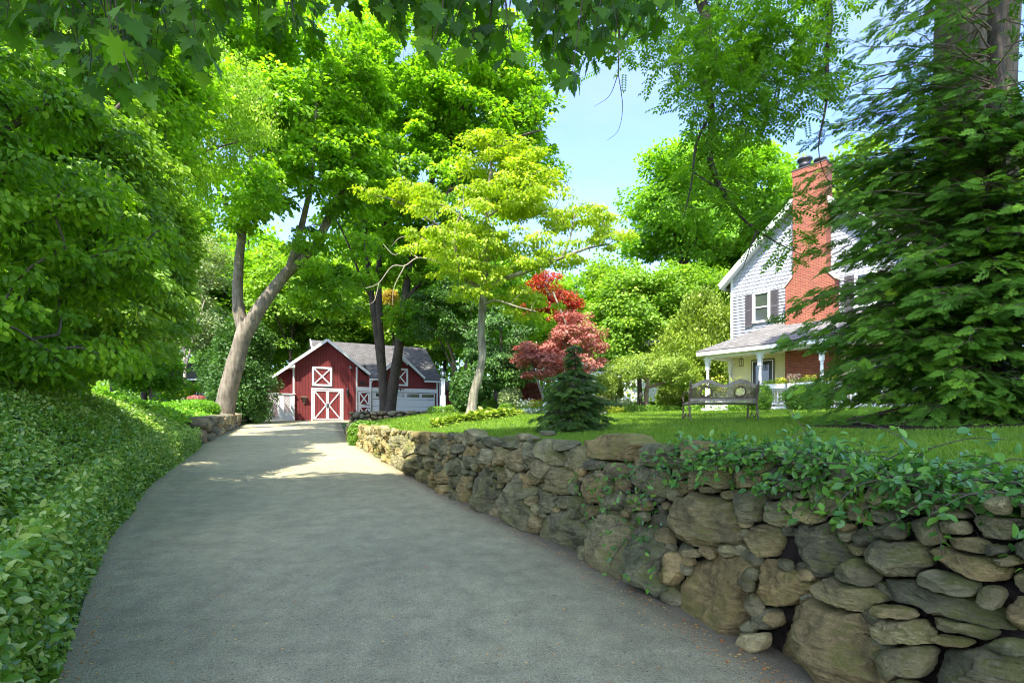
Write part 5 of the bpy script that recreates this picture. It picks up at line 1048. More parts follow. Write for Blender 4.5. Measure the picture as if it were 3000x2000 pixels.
for k in range(-4, 5):
    x = 7.75+k*.11; z = 4.78-abs(k)*.095; n = 10; o_ = [(x+.055*math.cos(2*math.pi*i/n), -.40, z+.055*math.sin(2*math.pi*i/n)) for i in range(n)]; sc_.prism(o_, (0, .03, 0))
sc_.build('scroll_trim', M['white'], barn)
def xpanel(par, name, x0, x1, z0, z1, y=-.02, w_=.09, frame=.12, back='barn', fold=None):
    """white framed panel with diagonal cross"""
    m = MB(); m.box(x0, x1, y-.02, y+.015, z0, z1); f = m.build(name, M[back], par)
    m = MB(); m.box(x0, x0+frame, y-.06, y-.02, z0, z1); m.box(x1-frame, x1, y-.06, y-.02, z0, z1); m.box(x0+frame, x1-frame, y-.06, y-.02, z1-frame, z1); m.box(x0+frame, x1-frame, y-.06, y-.02, z0, z0+frame)
    if fold is None:
        a, b, c, d = x0+frame, x1-frame, z0+frame, z1-frame
        m.bar((a, y-.045, c), (b, y-.045, d), w_, .03); m.bar((a, y-.042, d), (b, y-.042, c), w_, .03)
    m.build('frame', M['white'], f); return f
xpanel(barn, 'loft_door', 1.23, 2.62, 2.5, 3.9, frame=.14)
xpanel(barn, 'loft_door', 7.10, 8.35, 2.72, 4.1, frame=.14)
dd = MB(); dd.box(1.30, 3.30, -.04, 0, .02, 2.24); dob = dd.build('barn_door', M['barn'], barn)
m = MB(); m.box(1.18, 1.30, -.07, 0, 0, 2.36); m.box(3.30, 3.42, -.07, 0, 0, 2.36); m.box(1.30, 3.30, -.07, 0, 2.24, 2.36); m.build('frame', M['white'], dob)
for (a, b, s_) in ((1.33, 2.29, 1), (2.31, 3.27, -1)):
    m = MB(); y = -.065
    m.box(a, a+.09, y-.01, y+.02, .05, 2.2); m.box(b-.09, b, y-.01, y+.02, .05, 2.2); m.box(a+.09, b-.09, y-.01, y+.02, 2.11, 2.2); m.box(a+.09, b-.09, y-.01, y+.02, .05, .14)
    zl, zr = ((2.11, 1.12) if s_ > 0 else (1.12, 2.11)); m.bar((a+.09, y+.003, zl), (b-.09, y+.003, zr), .085, .022)
    zl, zr = ((.14, 1.12) if s_ > 0 else (1.12, .14)); m.bar((a+.09, y+.006, zl), (b-.09, y+.006, zr), .085, .022)
    m.build('door_cross', M['white'], dob)
m = MB(); m.box(2.22, 2.28, -.11, -.07, .95, 1.25); m.box(2.32, 2.38, -.11, -.07, .95, 1.25); m.build('handle', M['black'], dob)
# stable door
f = xpanel(barn, 'stable_door', 4.52, 5.34, 1.12, 2.2, frame=.10, w_=.09); f2 = xpanel(barn, 'stable_door', 4.52, 5.34, .02, 1.10, frame=.10, w_=.09)
for zz, ff in ((2.08, f), (1.16, f), (.94, f2)): m = MB(); m.box(5.02, 5.36, -.09, -.08, zz, zz+.04); m.build('strap_hinge', M['black'], ff)
# garage door with panes along the top
m = MB()
for k in range(4): m.box(5.56, 10.6, .05, .10, .02+k*.55, .02+k*.55+.535)
gd = m.build('garage_door', M['white'], barn, bevel=.01)
for k in range(4):
    x = 5.85+k*1.22; m = MB(); m.box(x, x+1.0, .035, .052, 1.86, 2.12); m.build('pane', M['glass'], gd)
    m = MB(); m.box(x-.04, x+1.04, .03, .045, 2.12, 2.16); m.box(x-.04, x+1.04, .03, .045, 1.82, 1.86); m.build('pane_frame', M['white'], gd)
m = MB()
for k in range(3):
    for j in range(4): m.box(5.72+j*1.24, 6.76+j*1.24, .03, .049, .10+k*.55, .44+k*.55)
m.build('raised_panel', M['white'], gd, bevel=.008)
for x in (5.62, 10.02): m = MB(); m.box(x, x+.5, .025, .035, 1.66, 1.69); m.build('strap_hinge', M['black'], gd)
m = MB(); [m.box(1.98, 2.42, -.03+.0, -.003, 4.62+k*.09, 4.68+k*.09) for k in range(7)]; m.build('louvre_vent', M['barn'], barn)
m = MB(); m.tube([(3.9, -.05, 4.03), (3.9, -.25, 3.98)], [.07, .10], 10); m.box(3.82, 4.02, -.26, -.1, 3.86, 3.96); m.build('flood_light', M['charcoal'], barn)
# downspout
m = MB(); m.tube([(5.55, -.37, 3.08), (5.46, -.12, 2.9), (5.46, -.08, 2.6), (5.46, -.08, .1)], [.035]*4, 8); m.build('downspout', M['white'], barn)
def eagle(x, z, s_, label):
    """cast eagle plaque with spread wings"""
    m = MB(); y = -.06
    for sgn in (-1, 1):
        for k in range(5):
            a = R(8+k*15); L_ = s_*(.95-.12*k); m.bar((x+sgn*.04*s_, y-.003*k, z+.02*s_), (x+sgn*(.04*s_+L_*math.cos(a)*.9), y-.003*k, z+.02*s_+L_*math.sin(a)*.42-.10*s_*k*.35), .12*s_, .02)
    m.lathe(x, y, [(.01*s_, z-.28*s_), (.10*s_, z-.12*s_), (.12*s_, z+.05*s_), (.07*s_, z+.2*s_), (.05*s_, z+.28*s_), (.01, z+.33*s_)], 8)
    o = m.build('eagle_plaque', M['black'], None); o.parent = None; mw = math.atan2(.469, .883)
    o.location = (-15.58, 37.5, BZ); o.rotation_euler = (0, 0, mw); tag(o, label, 'plaque'); return o
eagle(7.75, 2.42, .42, 'black cast eagle plaque on the white header over the garage door'); eagle(2.24, 2.42, .30, 'small dark eagle plaque between the loft door and the double barn doors')
m = MB(); m.bar((4.62, -.05, 2.85), (5.2, -.05, 2.72), .07, .03); m.bar((4.78, -.055, 2.66), (4.92, -.055, 2.98), .08, .03); m.bar((5.02, -.055, 2.6), (4.96, -.055, 2.86), .07, .03); m.bar((4.66, -.055, 2.72), (4.8, -.055, 2.9), .10, .03); m.lathe(4.72, -.06, [(.01, 2.86), (.05, 2.9), (.05, 2.98), (.01, 3.04)], 8)
o = m.build('weather_ornament', M['black']); o.location = (-15.58, 37.5, BZ); o.rotation_euler = (0, 0, math.atan2(.469, .883)); tag(o, 'black metal animal ornament on the red wall above the stable door', 'ornament')
m = MB(); m.lathe(3.72, -.16, [(.03, 1.86), (.09, 1.92), (.11, 2.2), (.14, 2.24), (.03, 2.38), (.01, 2.44)], 8); m.box(3.68, 3.76, -.1, 0, 2.02, 2.36); m.lathe(3.72, -.12, [(.01, 1.62), (.03, 1.7), (.05, 1.86)], 8)
o = m.build('wall_lantern', M['black']); o.location = (-15.58, 37.5, BZ); o.rotation_euler = (0, 0, math.atan2(.469, .883)); tag(o, 'black wall lantern to the right of the double barn doors', 'lantern')
m = MB(); m.box(.45, .93, -.22, 0, 1.62, 1.66); m.prism([(.52, -.03, 1.62), (.86, -.03, 1.62), (.72, -.03, 1.2), (.66, -.03, 1.2)], (0, -.05, 0)); m.box(.5, .88, -.18, -.04, 1.66, 1.74)
o = m.build('wall_shelf', M['iron']); o.location = (-15.58, 37.5, BZ); o.rotation_euler = (0, 0, math.atan2(.469, .883)); tag(o, 'small rusty shelf on the red wall left of the double barn doors', 'shelf')
def bl(x, y, z=0): return np.array((-15.58+.883*x-.469*y, 37.5+.469*x+.883*y, BZ+z))
m = MB(); m.tube([bl(4.30, -.25, 0), bl(4.30, -.25, .75), bl(4.30, -.12, .85)], [.02, .02, .02], 6)
for r_ in (.16, .20): m.tube([bl(4.3+r_*math.cos(a), -.28, .45+r_*math.sin(a)) for a in np.linspace(0, 6.28, 20)], [.02]*20, 6)
o = m.build('garden_hose', M['black']); tag(o, 'coiled dark hose hanging on a post beside the stable door', 'hose')

# white fence panel and lattice gate left of the barn
org = bl(-.95, -.1); gate = empty('lattice_gate', org, 'white lattice gate and panel with square posts left of the barn corner', 'gate', rz=math.atan2(.469, .883))
m = MB()
for x0, x1 in ((-1.0, -.92), (-.08, 0.0), (.92, 1.0)): m.box(x0, x1, -.05, .05, -.1, 1.86)
m.box(-1.0, 0, -.045, .045, .0, .2); m.box(0, .92, -.045, .045, 0, .55); m.box(-1.0, 1.0, -.05, .05, 1.76, 1.84); m.box(.0, .3, -.03, .03, .55, 1.76); m.box(.72, .92, -.03, .03, .55, 1.76)
m.build('frame', M['white'], gate)
m = MB(); m.box(-1.06, 1.06, -.08, .08, 1.84, 1.90); m.build('cap_rail', M['white_dirty'], gate)
def lattice(m, x0, x1, z0, z1, st, wd, y0, y1):
    k = x0-(z1-z0)
    while k < x1:
        for sg, y in ((1, y0), (-1, y1)):
            pa_ = []; 
            for t in (0, 1):
                pass
            a0, a1 = max(k, x0), min(k+(z1-z0), x1)
            if a1 > a0+.01:
                if sg > 0: m.bar((a0, y, z0+a0-k), (a1, y, z0+a1-k), wd, .008)
                else: m.bar((a0, y, z1-(a0-k)), (a1, y, z1-(a1-k)), wd, .008)
        k += st
m = MB(); lattice(m, -.92, -.08, .2, 1.76, .10, .035, -.01, .01); lattice(m, .3, .72, .55, 1.76, .10, .035, -.01, .01); m.build('lattice', M['white'], gate)
m = MB(); m.bar((-.9, -.06, .3), (-.1, -.06, 1.7), .03, .02); m.build('brace', M['black'], gate)
# lamp post
p = at(1018, 946, 31.5); lp = empty('lamp_post', (p[0], p[1], p[2]), 'white square lamp post with a glass lantern beside the clipped hedges', 'lamp post')
m = MB(); m.box(-.15, .15, -.15, .15, -.3, .95); m.box(-.17, .17, -.17, .17, .95, 1.0); m.box(-.115, .115, -.115, .115, 1.0, 1.92); m.box(-.15, .15, -.15, .15, 1.92, 1.97); m.box(-.17, .17, -.17, .17, 1.97, 2.0); m.build('post', M['white'], lp, bevel=.01)
m = MB(); m.lathe(0, 0, [(.10, 2.0), (.05, 2.06), (.04, 2.12)], 10)
for a in range(4): an = math.pi/4+a*math.pi/2; m.bar((.085*math.cos(an), .085*math.sin(an), 2.12), (.16*math.cos(an), .16*math.sin(an), 2.40), .018, .018, (math.cos(an), math.sin(an), 0))
m.lathe(0, 0, [(.19, 2.40), (.19, 2.42), (.07, 2.54), (.07, 2.57), (.02, 2.60), (.03, 2.64), (.002, 2.70)], 4); m.build('lantern_frame', M['black'], lp)
m = MB(); m.lathe(0, 0, [(.10, 2.13), (.19, 2.39)], 4); m.build('lantern_glass', glassmat('pale_glass', (.55, .6, .6), .1), lp)
# small shed with a brown roof behind the golden hedge
sp_ = at(425, 898, 44); shed = empty('shed', sp_, 'low shed with a mossy brown shingle roof behind the golden hedge', 'shed')
m = MB(); m.box(-3.0, 2.2, 0, 4, -1.2, 1.0); m.build('wall', M['bark_dark'], shed)
m = MB(); m.prism([(-3.4, -.5, 1.0), (2.6, -.5, 1.0), (2.6, 1.9, 2.55), (-3.4, 1.9, 2.55)], (0, 0, -.1)); m.prism([(-3.4, 1.904, 2.55), (2.6, 1.904, 2.55), (2.6, 4.4, 1.0), (-3.4, 4.4, 1.0)], (0, 0, -.1)); m.build('roof', M['roof_brown'], shed)
m = MB(); m.box(-3.42, 2.62, -.54, -.5, .86, 1.0); m.box(-3., 2.2, -.05, 0, .18, .26)
for k in range(8): m.box(.2+k*.26, .24+k*.26, -.04, -.002, -.3, .18)
m.build('trim', M['white_dirty'], shed)

# ------------------------------------------------------------------ the white house
HZ0 = 2.15; HA = math.atan2(-.759, .651)
house = empty('house', (10.98, 26.3, HZ0), 'white clapboard house with scalloped shingle gable, red brick chimney and covered porch', 'house', rz=HA)
GW, PK, CZ = 3.55, 9.95, 6.69                       # half width, peak and corner heights above the house ground
def rake(x): return PK-(PK-CZ)/GW*abs(x-GW)
SB = 5.72                                           # where shingles begin
# clapboards as real lapped courses
def courses(m, x0, x1, z0, z1, expo, y=0., lip=.018, clip=None):
    z = z0
    while z < z1-.01:
        zt = min(z+expo, z1); a, b = x0, x1
        if clip:
            a = max(x0, clip(zt)[0]); b = min(x1, clip(zt)[1])
        if b-a > .02:
            m.poly([(a, y-lip, z), (b, y-lip, z), (b, y-.004, zt), (a, y-.004, zt)]); m.poly([(a, y, z), (b, y, z), (b, y-lip, z), (a, y-lip, z)])
        z += expo
m = MB(); m.box(0, 7.1, 0, 8, -.3, CZ); m.prism([(0, 0, CZ), (7.1, 0, CZ), (GW, 0, PK)], (0, 8, 0)); m.build('wall', M['siding'], house)
m = MB(); courses(m, .09, 7.0, 2.7, SB, .15, lip=.05); m.build('clapboard', M['siding'], house)
m = MB(); courses(m, .09, 7.0, .15, 2.68, .135, lip=.03); m.build('porch_wall', M['bounce_white'], house)
def scallops(z0, expo, wd):
    m = MB(); row = 0; z = z0
    while z < PK-.1:
        zt = z+expo*1.25; half = (PK-z)/((PK-CZ)/GW) if z > CZ else GW
        a, b = GW-min(half, GW)+.10, GW+min(half, GW)-.10; x = a-(wd/2 if row % 2 else 0)
        while x < b:
            xa, xb = max(a, x), min(b, x+wd*.94)
            if xb-xa > .02:
                cx, r_ = x+wd*.47, wd*.47; pts = []
                for k in range(7):
                    an = math.pi*k/6; px = min(max(cx-r_*math.cos(an), xa), xb); pts.append((px, -.050, z+expo*.34-expo*.42*math.sin(an)))
                zt2 = min(zt, PK-.02); pts += [(xb, -.008, zt2), (xa, -.008, zt2)]; m.poly(pts[::1])
                for k in range(6): m.poly([pts[k], (pts[k][0], 0, pts[k][2]), (pts[k+1][0], 0, pts[k+1][2]), pts[k+1]])
            x += wd
        z += expo; row += 1
    return m
scallops(SB+.04, .175, .165).build('scalloped_shingles', M['siding'], house)
m = MB(); m.box(-.02, .09, -.035, 0, .1, CZ-.05); m.box(7.0, 7.12, -.035, 0, .1, CZ-.05); m.box(-.035, 0, -.02, .10, .1, CZ-.05); m.box(.09, 7.0, -.034, 0, SB-.03, SB+.01)
m.bar((-.42, -.42, rake(-.42)-.02), (GW+.03, -.42, PK-.0), .24, .05); m.bar((7.52, -.424, rake(7.52)-.02), (GW, -.424, PK), .24, .05)
sl = (PK-CZ)/GW
m.prism([(-.40, -.40, rake(-.40)-.13), (GW, -.40, PK-.12), (GW, 0, PK-.12), (-.40, 0, rake(-.40)-.13)], (0, 0, .02)); m.prism([(7.5, -.40, rake(7.5)-.13), (GW, -.40, PK-.12), (GW, 0, PK-.12), (7.5, 0, rake(7.5)-.13)], (0, 0, .02))
m.box(-.44, -.40, -.40, 8.2, rake(-.4)-.16, rake(-.4)+.05); m.build('trim', M['white'], house)
m = MB(); m.prism([(-.46, -.44, rake(-.46)+.10), (GW, -.44, PK+.10), (GW, 8.4, PK+.10), (-.46, 8.4, rake(-.46)+.10)], (0, 0, -.09)); m.prism([(7.56, -.44, rake(7.56)+.10), (GW+.004, -.44, PK+.098), (GW+.004, 8.4, PK+.098), (7.56, 8.4, rake(7.56)+.10)], (0, 0, -.09)); m.build('roof', M['roof_grey'], house)
# chimney
m = MB(); p_ = -.60; y1 = -.002
m.box(2.81, 4.81, p_, y1, .15, 5.55)
m.prism([(2.81, p_, 5.55), (4.81, p_, 5.55), (4.49, p_, 5.94), (3.13, p_, 5.94)], (0, -p_-.002, 0))
m.box(3.13, 4.49, p_, .12, 5.94, 10.42); m.box(3.10, 4.52, p_-.03, .15, 10.42, 10.68)
ch = m.build('chimney', M['brick'], house)
for xa, xb in ((2.76, 3.13), (4.86, 4.49)): m = MB(); m.bar((xa, -.32, 5.56), (xb, -.32, 6.0), .05, .66, (0, -1, 0)); m.build('shoulder_cap', M['oldwood'], ch)
m = MB(); m.box(3.08, 4.54, p_-.05, .17, 10.68, 10.72); m.build('chimney_cap', M['charcoal'], ch)
m = MB(); m.lathe(3.50, -.22, [(.24, 10.72), (.24, 10.90), (.26, 10.93), (.24, 10.96), (.24, 11.06), (.30, 11.14), (.32, 11.18), (.30, 11.24), (.05, 11.28)], 20); m.build('chimney_pot', M['black'], ch)
m = MB(); m.lathe(4.14, -.22, [(.20, 10.72), (.20, 10.86), (.27, 10.90), (.27, 10.98), (.05, 11.02)], 20); m.build('chimney_pot', M['black'], ch)
# upper window and shutters
def window(x0, x1, z0, z1, par=house, y=-.065):
    m = MB(); m.box(x0+.06, x1-.06, y-.005, y+.015, z0+.06, z1-.06); wdw = m.build('window', M['glass'], par)
    m = MB(); f = .075; m.box(x0, x0+f, y-.055, y, z0, z1); m.box(x1-f, x1, y-.055, y, z0, z1); m.box(x0+f, x1-f, y-.055, y, z1-f, z1); m.box(x0-.02, x1+.02, y-.075, y, z0-.02, z0+f); m.box(x0+f, x1-f, y-.04, y, (z0+z1)/2-.03, (z0+z1)/2+.03)
    m.box(x0+f, x0+f+.04, y-.03, y, z0+f, z1-f); m.box(x1-f-.04, x1-f, y-.03, y, z0+f, z1-f); m.build('frame', M['white'], wdw); return wdw
def shutter(x0, x1, z0, z1):
    m = MB(); y = -.085; m.box(x0, x0+.04, y-.02, y+.02, z0, z1); m.box(x1-.04, x1, y-.02, y+.02, z0, z1)
    for zz in (z0, (z0+z1)/2-.03, z1-.06): m.box(x0+.04, x1-.04, y-.02, y+.02, zz, zz+.06)
    z = z0+.07
    while z < z1-.08:
        m.poly([(x0+.04, y-.018, z), (x1-.04, y-.018, z), (x1-.04, y+.01, z+.035), (x0+.04, y+.01, z+.035)]); z += .036
    m.box(x0+.03, x1-.03, y+.012, y+.018, z0+.03, z1-.03); return m.build('shutter', M['charcoal'], house)
window(1.11, 1.93, 4.27, 5.70); shutter(.73, 1.09, 4.12, 5.70); shutter(1.95, 2.31, 4.18, 5.70)
window(5.4, 6.2, 4.27, 5.70); shutter(5.02, 5.38, 4.12, 5.70); shutter(6.22, 6.58, 4.12, 5.70)
window(5.5, 6.4, 1.1, 2.5)
# storm door
m = MB(); m.box(1.02, 2.10, -.06, -.0, .15, 2.50); door = m.build('storm_door', M['dooredge'], house)
m = MB(); m.box(1.06, 1.10, -.075, -.06, .15, 2.44); m.box(2.02, 2.06, -.075, -.06, .15, 2.44); m.box(1.10, 2.02, -.075, -.06, 2.40, 2.44); m.build('frame', M['white_dirty'], door)
m = MB(); m.box(1.24, 1.86, -.066, -.058, .5, 2.24); m.build('pane', M['glass'], door); m = MB(); m.box(1.90, 1.94, -.12, -.06, 1.1, 1.25); m.build('handle', M['oldwood'], door)
# porch
PD = -2.3; DK = .15
m = MB(); m.box(-.25, 9.8, PD-.1, 0, -.02, DK); m.build('porch_floor', M['white_dirty'], house)
m = MB(); m.box(-.25, 9.8, PD-.12, PD-.10, -.30, .12); m.box(-.27, -.25, PD-.12, 0, -.3, .12); m.build('porch_skirt', M['white'], house)
m = MB(); m.box(-.3, 9.9, PD-.28, 0, 2.69, 2.72); m.build('porch_ceiling', M['bounce_white'], house)
m = MB(); e = .37; ez = 2.83; hz_ = 4.17
EX, EY = -e, PD-e
m.prism([(EX, EY, ez), (10.1, EY, ez), (10.1, -.002, hz_), (EX+2.67, -.002, hz_)], (0, 0, -.10)); m.prism([(EX-.002, EY, ez), (EX+2.665, -.002, hz_), (EX-.002, -.002, ez)], (0, 0, -.10)); m.build('porch_roof', M['roof_grey'], house)
m = MB(); m.box(EX+.02, 10.0, EY-.02, EY+.02, 2.60, 2.76); m.box(-.10, 9.9, PD-.08, PD+.08, 2.50, 2.69); m.box(EX, EX+.04, EY, 0, 2.60, 2.76); m.box(-.08, .08, PD, 0, 2.5, 2.69); m.build('porch_beam', M['white'], house)
def post(x, y=PD, br=(1, -1)):
    m = MB(); m.box(x-.08, x+.08, y-.08, y+.08, DK, .98+DK); m.box(x-.08, x+.08, y-.08, y+.08, 1.95, 2.5)
    m.lathe(x, y, [(.078, 1.13), (.05, 1.17), (.072, 1.23), (.055, 1.27), (.068, 1.45), (.060, 1.75), (.050, 1.83), (.072, 1.88), (.05, 1.92), (.078, 1.95)], 14)
    o = m.build('porch_post', M['white'], house)
    for s_ in br:
        b = MB(); n = 9; arc = [(x+s_*(.08+.26*(1-math.cos(k/n*math.pi/2))), y-.02, 2.22+.28*math.sin(k/n*math.pi/2)) for k in range(n+1)]
        o2 = [(x+s_*.08, y-.02, 2.50)]+[(x+s_*.08, y-.02, 2.16)]+arc[:]; b.prism(o2 if s_ > 0 else o2[::-1], (0, .04, 0)); b.lathe(x+s_*.14, y, [(.005, 2.26), (.04, 2.28), (.04, 2.34), (.005, 2.36)], 8); b.build('bracket', M['white'], o)
for x in (0, 2.45, 4.9, 7.35): post(x)
post(0, -.14, (1,))
def railing(x0, x1):
    m = MB(); m.box(x0, x1, PD-.05, PD+.05, .84, .90); m.box(x0, x1, PD-.04, PD+.04, .24, .30); r_ = m.build('railing', M['white'], house)
    n = int((x1-x0)/.135)
    for k in range(n):
        x = x0+(k+.5)*(x1-x0)/n; m = MB(); m.lathe(x, PD, [(.022, .30), (.022, .38), (.034, .42), (.02, .45), (.033, .56), (.02, .68), (.02, .72), (.03, .74), (.02, .77), (.022, .84)], 8); m.build('baluster', M['white'], r_)
railing(2.55, 4.82); railing(5.0, 7.27)
# step
m = MB(); m.box(.3, 2.0, PD-.55, PD-.12, -.30, -.02); m.box(.1, 2.2, PD-.95, PD-.57, -.38, -.18); o = m.build('porch_step', M['white_dirty'], house)
# lantern hanging under the porch ceiling
def hl(x, y, z=0): return np.array((10.98+.651*x+.759*y, 26.3-.759*x+.651*y, HZ0+z))
q = hl(1.15, -1.35, 2.69); m = MB(); m.lathe(0, 0, [(.08, -.02), (.08, 0)], 12); m.tube([(0, 0, 0), (0, 0, -.22)], [.012, .012], 6)
for a in range(6): an = a*math.pi/3; m.tube([(.10*math.cos(an), .10*math.sin(an), -.24), (.10*math.cos(an), .10*math.sin(an), -.56)], [.010, .010], 5)
m.lathe(0, 0, [(.12, -.26), (.12, -.24), (.03, -.20)], 6); m.lathe(0, 0, [(.03, -.60), (.12, -.58), (.12, -.56)], 6); m.lathe(0, 0, [(.02, -.5), (.02, -.3)], 8)
o = m.build('hanging_lantern', M['iron'], loc=q); tag(o, 'dark metal lantern hanging from the porch ceiling above the storm door', 'lantern')
# white planter boxes on the railing with flowers
def flowerbox(x0, L_, cols, label):
    q = hl(x0+L_/2, PD-.02, .905); root = empty('flower_box', q, label, 'flower box', 'white flower boxes along the porch railing', rz=HA)
    m = MB(); h, d = .20, .11; m.box(-L_/2, L_/2, -d, -d+.015, 0, h); m.box(-L_/2, L_/2, d-.015, d, 0, h); m.box(-L_/2, -L_/2+.015, -d+.015, d-.015, 0, h); m.box(L_/2-.015, L_/2, -d+.015, d-.015, 0, h); m.box(-L_/2+.015, L_/2-.015, -d+.015, d-.015, 0, .03); m.build('box', M['white'], root)
    m = MB(); m.box(-L_/2+.016, L_/2-.016, -d+.016, d-.016, .03, h-.03); m.build('soil', M['soil'], root)
    n = 420; x = rng.uniform(-L_/2, L_/2, n); P_ = np.stack([x, rng.normal(size=n)*.07, h+rng.uniform(-.06, .16, n)], -1)
    V_, fg, t = leaf_arrays(P_, unit(rand_dirs(n)+(0, 0, .5)), rand_dirs(n), .07, KITE, rng.uniform(0, 1, n)); mesh_np('foliage', V_, fg, M['bright'], root, tint=t)
    for (f0, f1, mat, hh) in cols:
        n = 330; P_ = np.stack([L_*(rng.uniform(f0, f1, n)-.5), rng.normal(size=n)*.09, h+.02+rng.uniform(-.08, hh, n)], -1)
        V_, fg, t = leaf_arrays(P_, unit(rand_dirs(n)+(0, 0, .4)), unit(rand_dirs(n)+(0, -.5, .5)), .048, KITE, rng.uniform(0, 1, n)); mesh_np('flowers', V_, fg, M[mat], root, tint=t)
flowerbox(2.60, .95, [(.55, .98, 'flower_yellow', .22)], 'white flower box with trailing yellow flowers on the railing beside the storm door')
flowerbox(3.62, 1.10, [(.02, .45, 'flower_pink', .34), (.55, 1.0, 'flower_yellow', .26)], 'white flower box with tall pink and pale yellow flowers in front of the brick')
flowerbox(4.80-.02+.3, .0001+.9, [(.1, .5, 'flower_yellow', .2), (.5, .9, 'flower_pink', .2)], 'white flower box half hidden by the hemlock right of the last clear porch post')
q = hl(4.42, PD-.0, .905); o_ = empty('flower_pot', q, 'small bunch of white pink flowers on the railing left of the porch post', 'flower box', rz=HA)
m = MB(); m.box(.0-.12, .30, -.1, .1, 0, .16); m.build('box', M['white'], o_); n = 200; P_ = np.stack([rng.uniform(-.1, .2, n), rng.normal(size=n)*.07, .16+rng.uniform(0, .16, n)], -1); V_, fg, t = leaf_arrays(P_, rand_dirs(n), rand_dirs(n), .045, KITE, rng.uniform(0, 1, n)); mesh_np('flowers', V_, fg, M['flower_white'], o_, tint=t)

# neighbouring pale houses glimpsed through the trees
def farhouse(x, y, Y, w_, h_, label, rz):
    q = at(x, y, Y); r_ = empty('neighbour_house', q, label, 'house', rz=rz); m = MB(); m.box(-w_/2, w_/2, 0, 6, -2, h_); m.build('wall', M['white_dirty'], r_)
    m = MB(); courses(m, -w_/2, w_/2, -1, h_, .2, y=-.01, lip=.03); m.build('clapboard', M['white_dirty'], r_)
    m = MB(); m.prism([(-w_/2-.4, -.5, h_), (w_/2+.4, -.5, h_), (w_/2+.4, 3, h_+1.3), (-w_/2-.4, 3, h_+1.3)], (0, 0, -.12)); m.build('roof', M['roof_grey'], r_)
    for k in (-.28, .28):
        m = MB(); m.box(w_*k-.5, w_*k+.5, -.06, 0, h_-1.9, h_-.5); m.build('window', M['glass'], r_)
farhouse(1440, 870, 46, 8, 2.6, 'pale clapboard neighbour house glimpsed behind the plum maple', -.1)
farhouse(1690, 905, 42, 7, 2.8, 'pale house glimpsed through the open end of the porch', -.5)

# ------------------------------------------------------------------ bench seen from behind
bx, by = 4.72, 11.75; bz = float(zground(bx, by)); bench = empty('garden_bench', (bx, by, bz), 'weathered wood and cast iron park bench with a lattice back standing on the lawn', 'bench', rz=R(-3))
HW = .74
def iron(name, pts, r_=.016, sides=8): m = MB(); m.tube(spline(pts, 4*len(pts)), [r_]*(4*len(pts)), sides); return m.build(name, M['iron'], bench)
for s_ in (-1, 1):
    x = s_*HW
    iron('back_leg', [(x, -.10, -.02), (x, -.03, .2), (x, .02, .42), (x, -.02, .62), (x, -.10, .90)], .021)
    iron('front_leg', [(x, .60, -.02), (x, .53, .15), (x, .50, .30), (x, .50, .42)], .02)
    m = MB(); m.tube(spline([(x, .02, .40), (x, .2, .385), (x, .42, .40), (x, .52, .42)], 14), [.018]*14, 8); m.tube(spline([(x, -.02, .62), (x, .14, .68), (x, .36, .66), (x, .52, .63), (x, .57, .57), (x, .52, .53), (x, .49, .58)], 28), [.016]*28, 8); m.tube(spline([(x, .52, .42), (x, .50, .5), (x, .54, .56)], 8), [.014]*8, 8)
    m.tube(spline([(x, .0, .22), (x, .15, .10), (x, .28, .2), (x, .40, .10), (x, .53, .2)], 22), [.012]*22, 8); m.build('armrest', M['iron'], bench)
def wave(x): u = (x+HW)/(2*HW); return .80+.055*math.sin(2*math.pi*(2*u-.25))
m = MB(); N_ = 40; xs = [-HW+2*HW*k/N_ for k in range(N_+1)]
def yb(z): return -.02-(z-.62)*.29
for k in range(N_):
    a, b = xs[k], xs[k+1]; za, zb_ = wave(a), wave(b); T = .085
    for (y0, fl) in ((-.015, 0), (.015, 1)):
        q = [(a, yb(za)+y0, za), (b, yb(zb_)+y0, zb_), (b, yb(zb_)+y0, zb_+T), (a, yb(za)+y0, za+T)]; m.poly(q if not fl else q[::-1], True)
    m.poly([(a, yb(za)-.015, za+T), (b, yb(zb_)-.015, zb_+T), (b, yb(zb_)+.015, zb_+T), (a, yb(za)+.015, za+T)], True); m.poly([(a, yb(za)+.015, za), (b, yb(zb_)+.015, zb_), (b, yb(zb_)-.015, zb_), (a, yb(za)-.015, za)], True)
m.build('top_rail', M['oldwood'], bench)
m = MB(); m.bar((-HW+.02, yb(.5), .495), (HW-.02, yb(.5), .495), .07, .03, (0, -1, 0)); m.build('lower_rail', M['oldwood'], bench)
for k in range(5): m = MB(); y = .07+k*.10; z = .435-.012*abs(k-2)-(.0 if k else -.02); m.bar((-HW+.0, y, z), (HW-.0, y, z), .078, .028, (0, 0, 1)); m.build('seat_slat', M['oldwood'], bench, bevel=.004)
# lattice panel with two round medallions
m = MB(); z0, z1 = .54, .79; med = [(-.38, .665), (.36, .665)]; st = .052
def seg(a, b):
    pts = [a+(b-a)*t for t in np.linspace(0, 1, 13)]
    for i in range(12):
        c = (pts[i]+pts[i+1])/2
        if any(math.hypot(c[0]-mx_, c[1]-mz_) < .115 for mx_, mz_ in med) or c[1] > wave(c[0])-.005 or c[1] < z0: continue
        m.bar((pts[i][0], yb(pts[i][1]), pts[i][1]), (pts[i+1][0], yb(pts[i+1][1]), pts[i+1][1]), .014, .010)
k = -HW-.4
while k < HW:
    a = np.array((max(k, -HW+.04), z0+max(0, -HW+.04-k))); b = np.array((min(k+.34, HW-.04), z0+min(.34, HW-.04-k)))
    if b[0] > a[0]: seg(a, b)
    a = np.array((max(k, -HW+.04), z0+.34-max(0, -HW+.04-k))); b = np.array((min(k+.34, HW-.04), z0+.34-min(.34, HW-.04-k)))
    if b[0] > a[0]: seg(a, b)
    k += st
